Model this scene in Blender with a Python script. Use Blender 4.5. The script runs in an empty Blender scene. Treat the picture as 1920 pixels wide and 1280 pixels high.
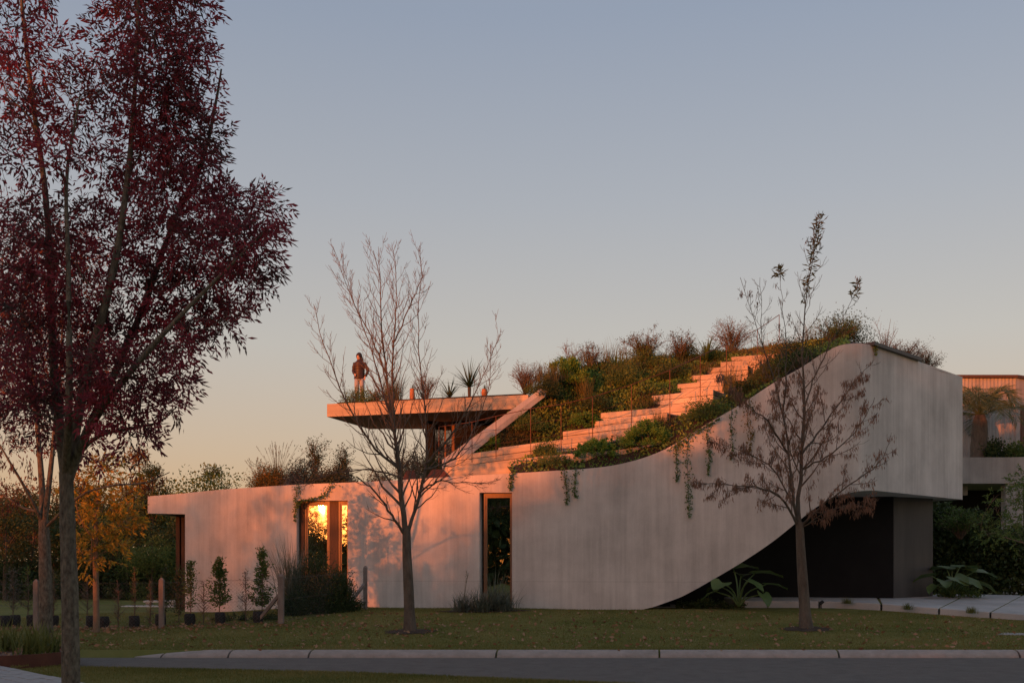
import bpy, math, random
import numpy as np
from mathutils import Vector
from mathutils.bvhtree import BVHTree

random.seed(7)
rng = np.random.default_rng(7)
sc = bpy.context.scene
COL = sc.collection

# ------------------------------------------------------------------ camera
EYE, FOC, HOR = 1.65, 2000.0, 1060.0
cam = bpy.data.cameras.new('camera')
camo = bpy.data.objects.new('camera', cam)
COL.objects.link(camo)
sc.camera = camo
cam.sensor_width = 36
cam.lens = 36 * FOC / 1920
cam.shift_y = (HOR - 640) / 1920
cam.clip_end = 3000
camo.location = (0, 0, EYE)
camo.rotation_euler = (math.pi / 2, 0, 0)

# ------------------------------------------------------------------ sky and sun (low, behind the camera to the left)
SUN_AZ, SUN_EL = math.radians(34), math.radians(3.2)
w = bpy.data.worlds.new('World')
sc.world = w
w.use_nodes = True
nt = w.node_tree
bg = nt.nodes['Background']
sky = nt.nodes.new('ShaderNodeTexSky')
sky.sky_type = 'NISHITA'
sky.sun_disc = False
sky.sun_elevation = SUN_EL
sky.sun_rotation = math.pi + SUN_AZ
sky.dust_density = 1.2
sky.ozone_density = 2.0
tc = nt.nodes.new('ShaderNodeTexCoord')
sep = nt.nodes.new('ShaderNodeSeparateXYZ')
nt.links.new(tc.outputs['Generated'], sep.inputs[0])
ramp = nt.nodes.new('ShaderNodeValToRGB')
nt.links.new(sep.outputs['Z'], ramp.inputs[0])
el = ramp.color_ramp.elements
stops = [(0.0, (.60, .37, .20)), (.06, (.63, .41, .24)), (.115, (.60, .447, .315)), (.2, (.54, .488, .42)),
         (.32, (.42, .425, .44)), (.46, (.303, .344, .42)), (.75, (.29, .335, .41)), (1.0, (.29, .335, .41))]
el[0].position, el[0].color = stops[0][0], (*stops[0][1], 1)
el[1].position, el[1].color = stops[-1][0], (*stops[-1][1], 1)
for p, c in stops[1:-1]:
    e = el.new(p)
    e.color = (*c, 1)
sc1 = nt.nodes.new('ShaderNodeMixRGB')
sc1.blend_type = 'MULTIPLY'
sc1.inputs[0].default_value = 1
sc1.inputs[2].default_value = (.62, .5, .52, 1)
nt.links.new(sky.outputs[0], sc1.inputs[1])
gain = nt.nodes.new('ShaderNodeMixRGB')
gain.blend_type = 'MULTIPLY'
gain.inputs[0].default_value = 1
gain.inputs[2].default_value = (8.6, 8.6, 8.6, 1)
nt.links.new(ramp.outputs[0], gain.inputs[1])
add = nt.nodes.new('ShaderNodeMixRGB')
add.blend_type = 'ADD'
add.inputs[0].default_value = 1
nt.links.new(gain.outputs[0], add.inputs[1])
nt.links.new(sc1.outputs[0], add.inputs[2])
# warm aureole of the low sun in the hazy air
nrm = nt.nodes.new('ShaderNodeVectorMath')
nrm.operation = 'DOT_PRODUCT'
nrm.inputs[1].default_value = (-math.sin(SUN_AZ) * math.cos(SUN_EL), -math.cos(SUN_AZ) * math.cos(SUN_EL), math.sin(SUN_EL))
nt.links.new(tc.outputs['Generated'], nrm.inputs[0])
mxm = nt.nodes.new('ShaderNodeMath')
mxm.operation = 'MAXIMUM'
mxm.inputs[1].default_value = 0
nt.links.new(nrm.outputs['Value'], mxm.inputs[0])
pw = nt.nodes.new('ShaderNodeMath')
pw.operation = 'POWER'
pw.inputs[1].default_value = 24
nt.links.new(mxm.outputs[0], pw.inputs[0])
au = nt.nodes.new('ShaderNodeMixRGB')
au.blend_type = 'MULTIPLY'
au.inputs[0].default_value = 1
au.inputs[1].default_value = (30, 6.8, .3, 1)
nt.links.new(pw.outputs[0], au.inputs[2])
add2 = nt.nodes.new('ShaderNodeMixRGB')
add2.blend_type = 'ADD'
add2.inputs[0].default_value = 1
nt.links.new(add.outputs[0], add2.inputs[1])
nt.links.new(au.outputs[0], add2.inputs[2])
nt.links.new(add2.outputs[0], bg.inputs[0])
bg.inputs[1].default_value = 0.074

sl = bpy.data.lights.new('sun', 'SUN')
sl.energy = 3.7
sl.angle = math.radians(.5)
sl.color = (1, .20, .035)
slo = bpy.data.objects.new('sun', sl)
COL.objects.link(slo)
SUN = Vector((-math.sin(SUN_AZ) * math.cos(SUN_EL), -math.cos(SUN_AZ) * math.cos(SUN_EL), math.sin(SUN_EL)))
slo.rotation_euler = SUN.to_track_quat('Z', 'Y').to_euler()
slo.location = SUN * 80
sc.view_settings.view_transform = 'Standard'
sc.view_settings.look = 'None'
sc.view_settings.exposure = .45
sc.view_settings.gamma = 1
sc.cycles.max_bounces = 8
sc.cycles.transparent_max_bounces = 12


# ------------------------------------------------------------------ helpers
def P(px, py, Y):
    return np.array([(px - 960) / FOC * Y, Y, EYE + (HOR - py) / FOC * Y])


def X(px, Y):
    return (px - 960) / FOC * Y


def Z(py, Y):
    return EYE + (HOR - py) / FOC * Y


class MB:
    def __init__(s):
        s.v, s.f, s.n = [], [], 0

    def add(s, V, F):
        V = np.asarray(V, float).reshape(-1, 3)
        s.v.append(V)
        o = s.n
        s.f.extend([tuple(i + o for i in f) for f in F])
        s.n += len(V)
        return s

    def box8(s, c):
        return s.add(c, [(0, 3, 2, 1), (4, 5, 6, 7), (0, 1, 5, 4), (1, 2, 6, 5), (2, 3, 7, 6), (3, 0, 4, 7)])

    def box(s, x0, x1, y0, y1, z0, z1):
        return s.box8([(x0, y0, z0), (x1, y0, z0), (x1, y1, z0), (x0, y1, z0), (x0, y0, z1), (x1, y0, z1), (x1, y1, z1), (x0, y1, z1)])

    def bar(s, a, b, wid, hei, up=(0, 0, 1)):
        """box beam from a to b"""
        a, b, up = np.asarray(a, float), np.asarray(b, float), np.asarray(up, float)
        t = (b - a) / np.linalg.norm(b - a)
        sd = np.cross(t, up)
        sd /= np.linalg.norm(sd)
        u = np.cross(sd, t)
        sd, u = sd * wid / 2, u * hei / 2
        return s.box8([a - sd - u, b - sd - u, b + sd - u, a + sd - u, a - sd + u, b - sd + u, b + sd + u, a + sd + u])

    def tube(s, pts, rad, sides=6, cap=True):
        pts = np.asarray(pts, float)
        n = len(pts)
        rad = np.broadcast_to(np.asarray(rad, float), (n,))
        t = np.gradient(pts, axis=0)
        t /= np.linalg.norm(t, axis=1)[:, None] + 1e-9
        ref = np.array([.31, .95, .07]) if abs(t[0][2]) > .8 else np.array([0, 0, 1.])
        a = np.cross(t, ref)
        a /= np.linalg.norm(a, axis=1)[:, None] + 1e-9
        b = np.cross(t, a)
        ang = np.arange(sides) * 2 * math.pi / sides
        V = pts[:, None, :] + rad[:, None, None] * (np.cos(ang)[None, :, None] * a[:, None, :] + np.sin(ang)[None, :, None] * b[:, None, :])
        F = []
        for i in range(n - 1):
            for j in range(sides):
                k = (j + 1) % sides
                F.append((i * sides + j, i * sides + k, (i + 1) * sides + k, (i + 1) * sides + j))
        if cap:
            F.append(tuple(range(sides))[::-1])
            F.append(tuple((n - 1) * sides + j for j in range(sides)))
        return s.add(V, F)

    def prism(s, poly, z0, z1):
        n = len(poly)
        z0 = [z0] * n if np.isscalar(z0) else z0
        z1 = [z1] * n if np.isscalar(z1) else z1
        V = [(p[0], p[1], z) for p, z in zip(poly, z0)] + [(p[0], p[1], z) for p, z in zip(poly, z1)]
        F = [tuple(range(n))[::-1], tuple(range(n, 2 * n))] + [(i, (i + 1) % n, n + (i + 1) % n, n + i) for i in range(n)]
        return s.add(V, F)

    def ellipsoid(s, c, r, seg=12, rings=8, jitter=0):
        V, F = [], []
        for i in range(rings + 1):
            th = math.pi * i / rings
            for j in range(seg):
                ph = 2 * math.pi * j / seg
                k = 1 + jitter * random.uniform(-1, 1)
                V.append((c[0] + r[0] * k * math.sin(th) * math.cos(ph), c[1] + r[1] * k * math.sin(th) * math.sin(ph), c[2] + r[2] * k * math.cos(th)))
        for i in range(rings):
            for j in range(seg):
                k = (j + 1) % seg
                F.append((i * seg + j, (i + 1) * seg + j, (i + 1) * seg + k, i * seg + k))
        return s.add(V, F)

    def mesh(s, name, smooth=False, sharp=None):
        m = bpy.data.meshes.new(name)
        V = np.concatenate(s.v) if s.v else np.zeros((0, 3))
        m.from_pydata(V.tolist(), [], s.f)
        if smooth:
            m.polygons.foreach_set('use_smooth', np.ones(len(m.polygons), bool))
            if sharp:
                m.set_sharp_from_angle(angle=math.radians(sharp))
        m.update()
        return m

    def build(s, name, mat, parent=None, smooth=False, sharp=None):
        return obj(name, s.mesh(name, smooth, sharp), mat, parent)


def obj(name, me, mat=None, parent=None, inv=True):
    o = bpy.data.objects.new(name, me)
    COL.objects.link(o)
    if mat is not None and not me.materials:
        me.materials.append(mat)
    if parent is not None:
        o.parent = parent
        if inv:
            o.matrix_parent_inverse = Matrix_inv(parent)
    return o


def Matrix_inv(p):
    from mathutils import Matrix
    M = Matrix.Translation(p.location) @ p.rotation_euler.to_matrix().to_4x4() @ Matrix.Diagonal((*p.scale, 1))
    if p.parent:
        pp = p.parent
        M = (Matrix.Translation(pp.location) @ pp.rotation_euler.to_matrix().to_4x4()) @ p.matrix_parent_inverse @ M
    return M.inverted()


def tag(o, label=None, cat=None, group=None, kind=None):
    if label:
        o['label'] = label
    if cat:
        o['category'] = cat
    if group:
        o['group'] = group
    if kind:
        o['kind'] = kind
    return o


def thing(name, label, cat, loc=(0, 0, 0), group=None):
    o = bpy.data.objects.new(name, None)
    COL.objects.link(o)
    o.location = [float(c) for c in loc]
    o.empty_display_size = .2
    return tag(o, label, cat, group)


def copy_tree(o, loc, rz=0, scale=1, label=None, mats=None):
    c = o.copy()
    COL.objects.link(c)
    c.location = [float(q) for q in loc]
    c.rotation_euler = (0, 0, rz)
    c.scale = (scale,) * 3 if np.isscalar(scale) else scale
    if label:
        c['label'] = label
    for ch in list(o.children):
        k = ch.copy()
        COL.objects.link(k)
        k.parent = c
        if mats and ch.name.split('.')[0] in mats:
            k.material_slots[0].link = 'OBJECT'
            k.material_slots[0].material = mats[ch.name.split('.')[0]]
    return c


def np_mesh(name, V, F):
    """V (n,3) float, F (m,k) int"""
    V = np.ascontiguousarray(V, np.float32)
    F = np.ascontiguousarray(F, np.int32)
    m = bpy.data.meshes.new(name)
    m.vertices.add(len(V))
    m.vertices.foreach_set('co', V.ravel())
    m.loops.add(F.size)
    m.loops.foreach_set('vertex_index', F.ravel())
    m.polygons.add(len(F))
    m.polygons.foreach_set('loop_start', np.arange(len(F), dtype=np.int32) * F.shape[1])
    m.update(calc_edges=True)
    m.validate()
    return m


def unit(a):
    return a / (np.linalg.norm(a, axis=-1, keepdims=True) + 1e-9)


def leaf_arrays(C, D, L, W, roll=None):
    """rhombus leaves: base C, direction D, lengths L, widths W -> verts, quads"""
    n = len(C)
    D = unit(D)
    R = rng.normal(size=(n, 3)) if roll is None else roll
    S = unit(np.cross(D, R))
    N = np.cross(S, D)
    L = np.broadcast_to(L, (n,))[:, None]
    W = np.broadcast_to(W, (n,))[:, None]
    mid = C + D * L * .45
    V = np.stack([C, mid + S * W / 2 + N * W * .15, C + D * L - N * L * .08, mid - S * W / 2 + N * W * .15], 1).reshape(-1, 3)
    F = np.arange(4 * n).reshape(n, 4)
    return V, F


def leaf_mesh(name, *a, **k):
    V, F = leaf_arrays(*a, **k)
    return np_mesh(name, V, F)


def smooth_path(pts, n=24):
    """Catmull-Rom through pts (m,k)"""
    pts = np.asarray(pts, float)
    m = len(pts)
    if m < 3:
        t = np.linspace(0, 1, n)[:, None]
        return pts[0] * (1 - t) + pts[-1] * t
    Q = np.vstack([2 * pts[0] - pts[1], pts, 2 * pts[-1] - pts[-2]])
    out = []
    for u in np.linspace(0, m - 1 - 1e-6, n):
        i = int(u)
        t = u - i
        p0, p1, p2, p3 = Q[i], Q[i + 1], Q[i + 2], Q[i + 3]
        out.append(.5 * ((2 * p1) + (-p0 + p2) * t + (2 * p0 - 5 * p1 + 4 * p2 - p3) * t * t + (-p0 + 3 * p1 - 3 * p2 + p3) * t ** 3))
    return np.array(out)


# ------------------------------------------------------------------ materials
def mat(name, c1, c2=None, scale=4, rough=.85, bump=0, stretch=(1, 1, 1), detail=4, bscale=None, spec=.3, metal=0, lo=.3, hi=.7):
    m = bpy.data.materials.new(name)
    m.use_nodes = True
    n, l = m.node_tree.nodes, m.node_tree.links
    b = n['Principled BSDF']
    b.inputs['Roughness'].default_value = rough
    b.inputs['Specular IOR Level'].default_value = spec
    b.inputs['Metallic'].default_value = metal
    b.inputs['Base Color'].default_value = (*c1, 1)
    tcn = n.new('ShaderNodeTexCoord')
    mp = n.new('ShaderNodeMapping')
    mp.inputs['Scale'].default_value = stretch
    l.new(tcn.outputs['Object'], mp.inputs[0])
    if c2:
        t = n.new('ShaderNodeTexNoise')
        t.inputs['Scale'].default_value = scale
        t.inputs['Detail'].default_value = detail
        t.inputs['Roughness'].default_value = .65
        l.new(mp.outputs[0], t.inputs[0])
        r = n.new('ShaderNodeValToRGB')
        r.color_ramp.elements[0].position, r.color_ramp.elements[0].color = lo, (*c1, 1)
        r.color_ramp.elements[1].position, r.color_ramp.elements[1].color = hi, (*c2, 1)
        l.new(t.outputs[0], r.inputs[0])
        l.new(r.outputs[0], b.inputs['Base Color'])
    if bump:
        t2 = n.new('ShaderNodeTexNoise')
        t2.inputs['Scale'].default_value = bscale or scale * 4
        t2.inputs['Detail'].default_value = 5
        l.new(mp.outputs[0], t2.inputs[0])
        bp = n.new('ShaderNodeBump')
        bp.inputs['Strength'].default_value = bump
        bp.inputs['Distance'].default_value = .03
        l.new(t2.outputs[0], bp.inputs['Height'])
        l.new(bp.outputs[0], b.inputs['Normal'])
    return m


def leafmat(name, cols, trans=.25, rough=.6, patch=1.0):
    """foliage: colour varies leaf by leaf and by soft patches"""
    m = bpy.data.materials.new(name)
    m.use_nodes = True
    n, l = m.node_tree.nodes, m.node_tree.links
    b = n['Principled BSDF']
    b.inputs['Roughness'].default_value = rough
    b.inputs['Specular IOR Level'].default_value = .25
    g = n.new('ShaderNodeNewGeometry')
    t = n.new('ShaderNodeTexNoise')
    t.inputs['Scale'].default_value = patch
    tcn = n.new('ShaderNodeTexCoord')
    l.new(tcn.outputs['Object'], t.inputs[0])
    mx = n.new('ShaderNodeMath')
    mx.operation = 'MULTIPLY_ADD'
    l.new(g.outputs['Random Per Island'], mx.inputs[0])
    mx.inputs[1].default_value = .55
    sub = n.new('ShaderNodeMath')
    sub.operation = 'MULTIPLY_ADD'
    l.new(t.outputs[0], sub.inputs[0])
    sub.inputs[1].default_value = 1.6
    sub.inputs[2].default_value = -.575
    l.new(sub.outputs[0], mx.inputs[2])
    r = n.new('ShaderNodeValToRGB')
    cr = r.color_ramp
    k = len(cols)
    cr.elements[0].position, cr.elements[0].color = 0, (*cols[0], 1)
    cr.elements[1].position, cr.elements[1].color = 1, (*cols[-1], 1)
    for i in range(1, k - 1):
        e = cr.elements.new(i / (k - 1))
        e.color = (*cols[i], 1)
    l.new(mx.outputs[0], r.inputs[0])
    l.new(r.outputs[0], b.inputs['Base Color'])
    tr = n.new('ShaderNodeBsdfTranslucent')
    l.new(r.outputs[0], tr.inputs[0])
    ms = n.new('ShaderNodeMixShader')
    ms.inputs[0].default_value = trans
    l.new(b.outputs[0], ms.inputs[1])
    l.new(tr.outputs[0], ms.inputs[2])
    l.new(ms.outputs[0], n['Material Output'].inputs[0])
    return m


def concrete(name, base, streak=.12, joints=(), boards=False):
    """board-formed concrete: vertical streaks, clouds, pour lines, pores"""
    m = bpy.data.materials.new(name)
    m.use_nodes = True
    n, l = m.node_tree.nodes, m.node_tree.links
    b = n['Principled BSDF']
    b.inputs['Roughness'].default_value = .88
    b.inputs['Specular IOR Level'].default_value = .25
    tcn = n.new('ShaderNodeTexCoord')

    def noise(scale, stretch, detail=4, rough=.6):
        mp = n.new('ShaderNodeMapping')
        mp.inputs['Scale'].default_value = stretch
        l.new(tcn.outputs['Object'], mp.inputs[0])
        t = n.new('ShaderNodeTexNoise')
        t.inputs['Scale'].default_value = scale
        t.inputs['Detail'].default_value = detail
        t.inputs['Roughness'].default_value = rough
        l.new(mp.outputs[0], t.inputs[0])
        return t.outputs[0]

    def math_(op, a, c, d=None):
        q = n.new('ShaderNodeMath')
        q.operation = op
        for i, val in enumerate((a, c, d)):
            if val is None:
                continue
            if isinstance(val, (int, float)):
                q.inputs[i].default_value = val
            else:
                l.new(val, q.inputs[i])
        return q.outputs[0]
    s1 = noise(2.6, (.12, .12, 3.0) if boards else (1, 1, .05), 6, .75)
    s2 = noise(9, (.15, .15, 2.2) if boards else (1, 1, .035), 4)
    s3 = noise(.7, (1, 1, 1), 5)
    s4 = noise(30, (1, 1, 1), 3)
    v = math_('MULTIPLY_ADD', math_('SUBTRACT', s1, .5), streak * 5.5, 1)
    v = math_('MULTIPLY_ADD', math_('SUBTRACT', s2, .5), streak * 2.0, v)
    v = math_('MULTIPLY_ADD', math_('SUBTRACT', s3, .5), .95, v)
    v = math_('MULTIPLY_ADD', math_('SUBTRACT', s4, .5), .18, v)
    if joints:
        sp = n.new('ShaderNodeSeparateXYZ')
        l.new(tcn.outputs['Object'], sp.inputs[0])
        for z in joints:
            d = math_('ABSOLUTE', math_('SUBTRACT', sp.outputs['Z'], z), 0)
            g = math_('LESS_THAN', d, .012)
            v = math_('MULTIPLY_ADD', math_('MULTIPLY', g, noise(1.5, (1, 1, 1))), -.22, v)
    if boards:
        oi = n.new('ShaderNodeObjectInfo')
        v = math_('MULTIPLY_ADD', math_('SUBTRACT', oi.outputs['Random'], .5), .3, v)
    cm = n.new('ShaderNodeMixRGB')
    cm.blend_type = 'MULTIPLY'
    cm.inputs[0].default_value = 1
    cm.inputs[1].default_value = (*base, 1)
    l.new(v, cm.inputs[2])
    l.new(cm.outputs[0], b.inputs['Base Color'])
    bp = n.new('ShaderNodeBump')
    bp.inputs['Strength'].default_value = .25
    bp.inputs['Distance'].default_value = .02
    l.new(math_('ADD', s2, math_('MULTIPLY', s4, .5)), bp.inputs['Height'])
    l.new(bp.outputs[0], b.inputs['Normal'])
    return m


def glass(name, refl=.4):
    m = bpy.data.materials.new(name)
    m.use_nodes = True
    n, l = m.node_tree.nodes, m.node_tree.links
    n.remove(n['Principled BSDF'])
    t = n.new('ShaderNodeBsdfTransparent')
    t.inputs[0].default_value = (.55, .54, .52, 1)
    g = n.new('ShaderNodeBsdfGlossy')
    g.inputs['Roughness'].default_value = .01
    g.inputs['Color'].default_value = (.95, .93, .9, 1)
    lw = n.new('ShaderNodeFresnel')
    lw.inputs[0].default_value = 1.5
    a = n.new('ShaderNodeMath')
    a.operation = 'ADD'
    a.use_clamp = True
    a.inputs[1].default_value = refl
    l.new(lw.outputs[0], a.inputs[0])
    # slightly wavy float glass
    tcn = n.new('ShaderNodeTexCoord')
    t2 = n.new('ShaderNodeTexNoise')
    t2.inputs['Scale'].default_value = 1.2
    l.new(tcn.outputs['Object'], t2.inputs[0])
    bp = n.new('ShaderNodeBump')
    bp.inputs['Strength'].default_value = .06
    bp.inputs['Distance'].default_value = .05
    l.new(t2.outputs[0], bp.inputs['Height'])
    l.new(bp.outputs[0], g.inputs['Normal'])
    ms = n.new('ShaderNodeMixShader')
    l.new(a.outputs[0], ms.inputs[0])
    l.new(t.outputs[0], ms.inputs[1])
    l.new(g.outputs[0], ms.inputs[2])
    l.new(ms.outputs[0], n['Material Output'].inputs[0])
    return m


M = {}
M['concrete'] = concrete('concrete', (.54, .515, .49), .14, (1.21,))
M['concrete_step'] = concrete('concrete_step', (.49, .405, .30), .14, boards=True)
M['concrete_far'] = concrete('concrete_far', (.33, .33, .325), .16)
M['slab'] = concrete('drive_concrete', (.42, .42, .42), .03)
M['kerb'] = mat('kerb_concrete', (.26, .225, .20), (.36, .31, .28), 5, .9, .4)
M['asphalt'] = mat('asphalt', (.105, .096, .087), (.165, .15, .136), 3.2, .9, .6, bscale=140, detail=10, lo=.25, hi=.75)
M['lawn'] = mat('lawn', (.095, .115, .026), (.20, .18, .06), .7, .95, .6, bscale=60, detail=8, spec=.1)
M['soil'] = mat('soil', (.03, .02, .014), (.07, .048, .034), 6, .95, .6, bscale=40)
M['mulch'] = mat('mulch', (.12, .08, .065), (.22, .15, .13), 14, .95, .8, bscale=60)
M['black'] = mat('black_steel_and_shade', (.006, .006, .007), (.010, .010, .011), 1.5, .65, spec=.15)  # garage steel; also stands in for shade on the upper room walls
M['darkpanel'] = mat('dark_metal_panel', (.045, .045, .050), (.075, .073, .073), .8, .5, spec=.35, stretch=(3, 3, .5))
M['timber'] = mat('brown_timber', (.06, .032, .022), (.10, .055, .036), 5, .6, .2, stretch=(6, 6, .6))
M['frame'] = mat('bronze_frame', (.15, .075, .04), (.2, .1, .055), 4, .45, stretch=(4, 4, .4), spec=.5)
M['interior'] = mat('interior_plaster', (.30, .26, .22), (.36, .31, .26), 1)
M['curtain'] = mat('curtain', (.5, .42, .32), (.62, .55, .45), 6, .9, stretch=(6, 6, .2))
M['glass'] = glass('window_glass', .62)
M['glass2'] = glass('clear_glass', .16)
M['steel'] = mat('rusty_rail', (.10, .045, .03), (.16, .075, .045), 9, .6, metal=.3)
M['corten'] = mat('corten', (.075, .028, .02), (.13, .05, .032), 3, .75, .2)
M['bark'] = mat('bark', (.075, .06, .048), (.15, .125, .10), 9, .95, .8, stretch=(1, 1, .35), bscale=30)
M['barkdark'] = mat('bark_dark', (.04, .033, .028), (.20, .18, .14), 22, .95, 1, stretch=(1, 1, .45), bscale=34, detail=8)
M['twig'] = mat('twig', (.11, .08, .062), (.17, .125, .095), 6, .9)
M['pale_bark'] = mat('pale_bark', (.17, .12, .085), (.24, .18, .13), 8, .95, .4)
M['post'] = mat('fence_post', (.16, .13, .115), (.27, .23, .21), 7, .9, .5, stretch=(1, 1, .4))
M['wire'] = mat('galvanised_wire', (.12, .11, .10), (.17, .16, .15), 3, .5, metal=.6)
M['bag'] = mat('nursery_bag', (.016, .016, .018), (.03, .03, .034), 8, .6, .5)
M['white'] = mat('white_stone', (.55, .54, .52), (.66, .65, .62), 3, .8)
M['paver'] = mat('paver', (.26, .25, .25), (.36, .35, .34), 6, .9, .4)
M['terracotta'] = mat('terracotta', (.33, .14, .07), (.42, .2, .1), 5, .8)
M['rock'] = mat('sandstone', (.36, .25, .18), (.48, .35, .26), 3, .9, .5)
M['skin'] = mat('skin', (.52, .32, .23), (.56, .35, .25), 3, .6)
M['hair'] = mat('hair', (.025, .014, .01), (.05, .028, .018), 20, .5, stretch=(3, 3, .3))
M['jacket'] = mat('puffer_jacket', (.035, .022, .018), (.06, .035, .028), 6, .45)
M['jeans'] = mat('pale_jeans', (.30, .31, .34), (.38, .38, .4), 12, .9)
M['shoe'] = mat('shoe', (.03, .03, .03), (.05, .05, .05), 8)
M['lamp'] = mat('black_lamp', (.01, .01, .011), (.02, .02, .021), 8, .4)

M['red'] = leafmat('ash_leaves_red', [(.075, .07, .065), (.13, .05, .055), (.30, .05, .075), (.42, .07, .10)], .5, patch=1.5)
M['redbrown'] = leafmat('ash_leaves_redbrown', [(.05, .035, .022), (.12, .03, .026), (.17, .045, .03), (.10, .07, .03)], .3, patch=.9)
M['gold'] = leafmat('golden_leaves', [(.20, .15, .04), (.38, .24, .04), (.50, .36, .05), (.22, .20, .05)], .35, patch=1.2)
M['pod'] = leafmat('dry_pods', [(.16, .085, .055), (.27, .15, .10), (.21, .115, .075)], .2)
M['olive'] = leafmat('olive_leaves', [(.11, .10, .03), (.17, .14, .045), (.14, .13, .06)], .3)
M['g_dark'] = leafmat('foliage_dark', [(0.025, 0.047, 0.02), (0.045, 0.075, 0.026), (0.079, 0.103, 0.033)], .2)
M['g_mid'] = leafmat('foliage_mid', [(0.056, 0.101, 0.03), (0.104, 0.17, 0.044), (0.16, 0.226, 0.062)], .25)
M['g_lime'] = leafmat('foliage_lime', [(0.088, 0.183, 0.03), (0.139, 0.274, 0.05), (0.176, 0.31, 0.058)], .25)
M['g_autumn'] = leafmat('foliage_autumn', [(0.075, 0.09, 0.024), (0.165, 0.126, 0.03), (0.285, 0.162, 0.038), (0.15, 0.144, 0.03)], .3, patch=.35)
M['g_rust'] = leafmat('foliage_rust', [(0.096, 0.064, 0.032), (0.208, 0.104, 0.04), (0.352, 0.16, 0.048)], .3, patch=.4)
M['g_grey'] = leafmat('foliage_grey', [(0.07, 0.077, 0.056), (0.119, 0.123, 0.098), (0.168, 0.161, 0.133)], .2)
M['lav'] = leafmat('lavender', [(.05, .075, .045), (.085, .105, .07), (.15, .15, .15)], .15)
M['wisp'] = leafmat('wispy_brown', [(0.09, 0.079, 0.042), (0.153, 0.132, 0.072), (0.198, 0.185, 0.102)], .3)
M['blade'] = leafmat('grass_blades', [(0.09, 0.112, 0.03), (0.15, 0.165, 0.045), (0.195, 0.195, 0.068)], .3, patch=.6)
M['bladegrey'] = leafmat('blue_grey_blades', [(0.083, 0.105, 0.075), (0.135, 0.158, 0.12), (0.195, 0.21, 0.158)], .2)
M['bladebrown'] = leafmat('brown_blades', [(0.081, 0.088, 0.033), (0.135, 0.137, 0.05), (0.189, 0.186, 0.075)], .25)
M['lawnblade'] = leafmat('lawn_blades', [(.085, .105, .022), (.165, .16, .042), (.29, .23, .095)], .3, patch=.5)
M['fallen'] = leafmat('fallen_leaves', [(.16, .075, .04), (.28, .15, .085), (.36, .22, .13), (.2, .10, .05)], .1, patch=.5)
M['crest'] = leafmat('crest_shrubs', [(.055, .06, .03), (.10, .09, .042), (.16, .12, .055)], .3)
M['cover'] = leafmat('groundcover', [(0.072, 0.146, 0.042), (0.13, 0.229, 0.054), (0.229, 0.331, 0.072), (0.334, 0.382, 0.09)], .25, patch=.8)
M['ear'] = leafmat('elephant_ear', [(0.07, 0.12, 0.044), (0.1, 0.16, 0.056), (0.16, 0.22, 0.07)], .25, rough=.4)
M['palm'] = leafmat('palm_fronds', [(.06, .10, .05), (.10, .155, .08), (.15, .2, .11)], .2)


# ------------------------------------------------------------------ ground
def sstep(t):
    t = np.clip(t, 0, 1)
    return t * t * (3 - 2 * t)


def hb(x):
    x = np.asarray(x, float)
    return .27 + .18 * sstep((x + 9.5) / 4.5) - .2 * sstep((x - 8.5) / 6)


def g(x, y):
    """lawn height beyond the kerb"""
    x, y = np.asarray(x, float), np.asarray(y, float)
    z = .115 + sstep((y - 19.4) / 9.8) * (hb(x) - .115)
    return z + .012 * np.sin(x * 1.3 + y * .7) * np.clip((y - 19.6) / 2, 0, 1)


def sheet(xs, ys, zf):
    xs, ys = np.asarray(xs, float), np.asarray(ys, float)
    A, B = np.meshgrid(xs, ys)
    Zv = zf(A, B)
    V = np.stack([A, B, Zv], -1).reshape(-1, 3)
    nx, ny = len(xs), len(ys)
    i, j = np.meshgrid(np.arange(nx - 1), np.arange(ny - 1))
    a = (j * nx + i).ravel()
    F = np.stack([a, a + 1, a + nx + 1, a + nx], 1)
    return V, F


xs = np.concatenate([[-900, -300, -120, -60], np.arange(-40, 40.1, .5), [60, 120, 300, 900]])
ys = np.concatenate([[-900, -300, -100, -30, 0, 10, 15, 19.22], [19.36], np.arange(19.6, 34, .3), np.arange(34, 70, 2), [100, 300, 900]])
V, F = sheet(xs, ys, lambda x, y: np.where(y < 19.3, -.03, g(x, y)))
ground = obj('ground', np_mesh('ground', V, F), M['lawn'])
tag(ground, 'mown green lawn running from the kerb to the house', 'lawn', kind='structure')
ground.data.polygons.foreach_set('use_smooth', np.ones(len(ground.data.polygons), bool))
GV, GF = V, F

NE = np.array([(-30, 20.2), (-8.05, 19.5), (-7.1, 17.1), (-6.9, 16.85), (-2.6, 16.05), (.3, 14.95), (3, 13.9), (8, 11.9), (20, 7), (60, -10)])
rx = np.concatenate([[-8.3], np.arange(-8.0, 8, .25), np.arange(8, 62, 3)])
V = np.concatenate([[(x, np.interp(x, NE[:, 0], NE[:, 1]) - 1.0, 0) for x in rx], [(x, 19.16, 0) for x in rx]])
n = len(rx)
F = np.array([(i, i + 1, n + i + 1, n + i) for i in range(n - 1)])
tag(obj('road', np_mesh('road', V, F), M['asphalt']), 'grey asphalt street in front of the lawn', 'road', kind='structure')
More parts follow.
